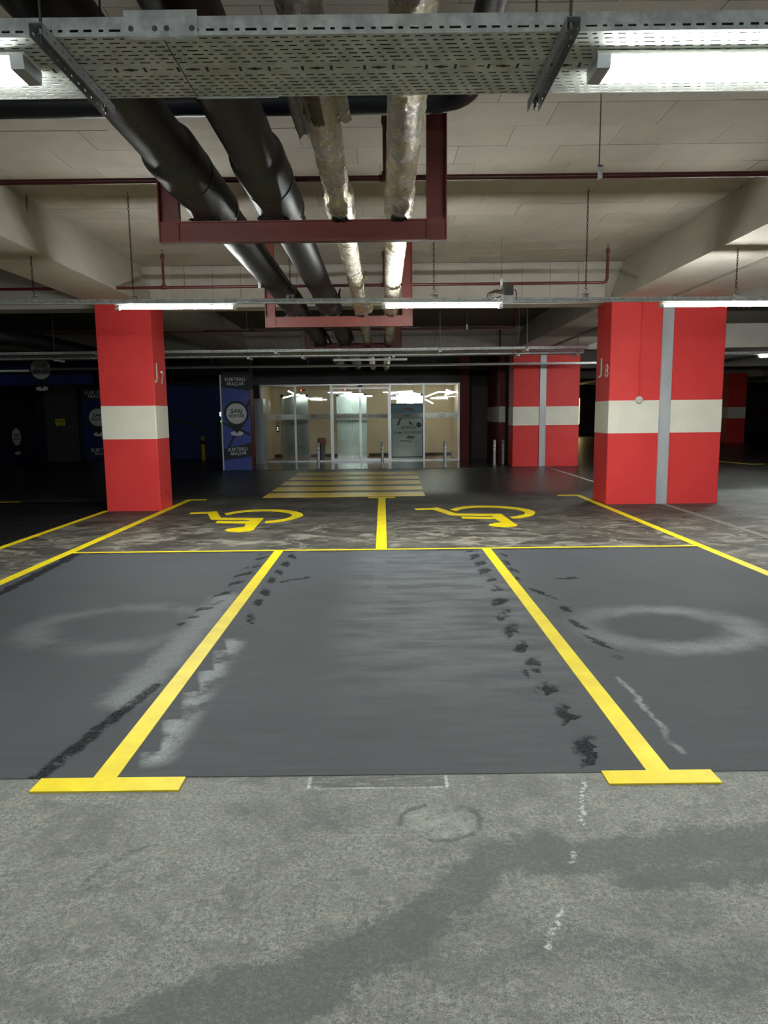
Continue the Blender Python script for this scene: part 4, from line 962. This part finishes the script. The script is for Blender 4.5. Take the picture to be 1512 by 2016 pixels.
for x,y,z,lab in ((-3.12,LY-0.03,2.58,'red exit indicator lamp above the left elevator'),(-1.42,LY-0.03,2.58,'red indicator lamp above the middle elevator')):
    t = thing('indicator_lamp',lab,'lamp',(x,y,z),'lobby indicator lamps')
    box('housing','bin_dark',(x-0.10,x+0.12,y,y+0.03,z-0.035,z+0.035),t); MB().tube([(x-0.03,y-0.001,z),(x-0.03,y-0.012,z)],0.03,10).build('light','red_lamp',t)
# waste bin with a dark bag
t = thing('waste_bin','maroon topped round waste bin behind the glass','waste bin',(-2.25,26.2,0.014))
MB().tube([(-2.25,26.2,0.014),(-2.25,26.2,0.55)],[0.11,0.13],20).build('body','bin_dark',t)
MB().tube([(-2.25,26.2,0.55),(-2.25,26.2,0.57),(-2.25,26.2,0.78),(-2.25,26.2,0.80)],[0.13,0.165,0.165,0.13],20).build('top','bin_red',t)
# poster stand right behind the glass
t = thing('poster_stand','tall grey advertising poster panel behind the glass right of the sliding doors','poster',(0.84,25.2,0.05))
MB().box(0.27,1.41,25.15,25.21,0.10,1.99).build('panel','poster_dark',t)
box('base','alu',(0.27,1.41,25.10,25.26,0.014,0.10),t)
box('print','poster',(0.31,1.37,25.146,25.15,0.14,1.66),t); box('upper_print','poster_blue',(0.31,1.37,25.146,25.15,1.66,1.95),t)
text('poster_text','ANINDA','poster_dark',t,(0.90,25.144,1.16),R_,U_,0.095,0.56,0.005)
text('poster_text','CAM CİLT ETKİSİ','poster_dark',t,(0.88,25.144,0.99),R_,U_,0.095,0.96,0.005)
m = MB(); m.plate([(-0.36,1.24),(-0.28,1.24),(-0.18,1.50),(-0.24,1.50)],(0.84,25.1455,0),R_,U_); m.plate([(0.05,1.42),(0.24,1.24),(0.10,1.26)],(0.84,25.1455,0),R_,U_); m.plate(circle(0.42,1.24,0.09,0.09,20),(0.84,25.1455,0),R_,U_); m.build('print_mark','poster_dark',t)
m = MB(); m.plate([(-0.05,0.78),(0.22,0.76),(0.28,0.84),(0.05,0.88)],(0.84,25.1455,0),R_,U_); m.plate([(-0.25,0.68),(0.15,0.66),(0.15,0.69),(-0.25,0.71)],(0.84,25.1455,0),R_,U_); m.plate([(-0.1,1.78),(0.25,1.72),(0.25,1.80),(0.0,1.86)],(0.84,25.1455,0),R_,U_); m.build('print_mark','poster_rose',t)
# curved light tubes hanging in the lobby
def led(pts, lab, y=27.0):
    y -= 0.9; k = y/(y+0.9); P = [Vector((x*k,y,1.6+(z-1.6)*k)) for x,z in pts]
    if len(P) > 2:                              # smooth the run
        Q = []
        for i in range(len(P)-1):
            p0,p1,p2,p3 = P[max(i-1,0)],P[i],P[i+1],P[min(i+2,len(P)-1)]
            for k in range(6):
                u = k/6; Q.append(0.5*((2*p1)+(p2-p0)*u+(2*p0-5*p1+4*p2-p3)*u*u+(3*p1-p0-3*p2+p3)*u**3))
        P = Q+[P[-1]]
    t = thing('lobby_lamp',lab,'lamp',(P[0].x,y,min(p.z for p in P)-0.03),'lobby light tubes')
    MB().tube(P,0.019,8).build('light_tube','lobby_lit',t)
    for p in (P[0],P[-1]): MB().tube([p,(p.x,p.y,2.72)],0.003,5).build('suspension_wire','rod',t)
led([(-3.54,2.53),(-3.30,2.42)],'short slanting light tube above the left elevator')
led([(-3.72,2.27),(-3.45,2.34),(-3.12,2.40)],'light tube rising to the right above the left elevator',26.9)
led([(-1.43,2.39),(-0.75,2.385)],'straight light tube above the middle elevator')
led([(-0.95,2.31),(-0.39,2.30)],'short straight light tube right of the middle elevator',26.7)
led([(0.28,2.36),(0.60,2.44),(1.12,2.475)],'rising light tube above the poster')
led([(0.65,2.40),(1.0,2.42),(1.27,2.36),(1.55,2.25),(2.03,2.41),(2.30,2.41),(2.50,2.35)],'long wavy light tube right of the poster',26.8)
led([(0.70,2.33),(1.10,2.31),(1.52,2.17),(1.86,2.0)],'falling light tube crossing the wavy one',26.6)
led([(2.35,2.50),(2.62,2.40)],'upper stroke of the arrow shaped light tubes',26.7); led([(2.30,2.31),(2.62,2.39)],'lower stroke of the arrow shaped light tubes',26.7)
led([(1.80,2.20),(2.33,2.20)],'short level light tube under the arrow',26.9); led([(0.87,1.99),(1.15,2.04)],'short low light tube just above the poster',26.9)
# cabinet left of the screen
t = thing('cabinet','tall light grey cabinet between the blue column and the glass','cabinet',(-4.0,24.3,0.012))
MB().cbox(-4.36,-4.0,24.0,24.55,0.012,2.18,0.012).build('body','cabinet',t)
for a,b in ((-4.345,-4.185),(-4.175,-4.015)): box('door_leaf','cabinet',(a,b,23.985,24.0,0.10,2.14),t)
MB().tube([(-4.33,23.985,1.92),(-4.33,23.98,1.92)],0.02,8).build('light','red_lamp',t)
t = thing('wall_post','tall grey metal post left of the cabinet','post',(-4.55,24.2,0.012))
MB().box(-4.66,-4.46,24.3,24.45,0.012,3.3).build('post','galv',t); box('bracket','steel',(-4.62,-4.48,24.27,24.30,2.3,2.55),t)
# steel bollards in front of the entrance
def bollard(x, y, label, z=0.012):
    t = thing('bollard',label,'bollard',(x,y,z),'steel bollards')
    MB().tube([(x,y,z),(x,y,z+0.76),(x,y,z+0.785)],[0.045,0.045,0.03],16).build('post','plate',t)
    for a in (0.47,0.58): MB().tube([(x,y,z+a),(x,y,z+a+0.055)],0.0465,16).build('reflective_band','vinyl_white',t)
    MB().tube([(x,y,z),(x,y,z+0.012)],0.075,16).build('base_ring','steel',t)
bollard(-1.97,21.62,'steel bollard left of the sliding doors, by the waste bin'); bollard(-0.03,21.62,'steel bollard in front of the sliding doors'); bollard(1.86,21.5,'steel bollard in front of the rightmost glass pane')
bollard(3.46,22.2,'steel bollard in the dark recess right of the entrance'); bollard(3.80,22.6,'steel bollard half hidden at the left side of the distant column',0.0)
# lit shop window far away
t = thing('lit_window','narrow warm lit window far away between the two red columns','window',(13.2,49.5,0.0))
box('frame','dark_wall',(12.6,13.95,49.5,49.7,0.20,2.65),t); box('pane','warm_window',(12.65,13.55,49.48,49.5,0.85,2.6),t); box('ledge','grey_wall',(12.6,13.6,49.4,49.5,0.0,0.62),t); box('glazing_bar','black_print',(12.6,13.6,49.46,49.48,0.80,0.85),t)
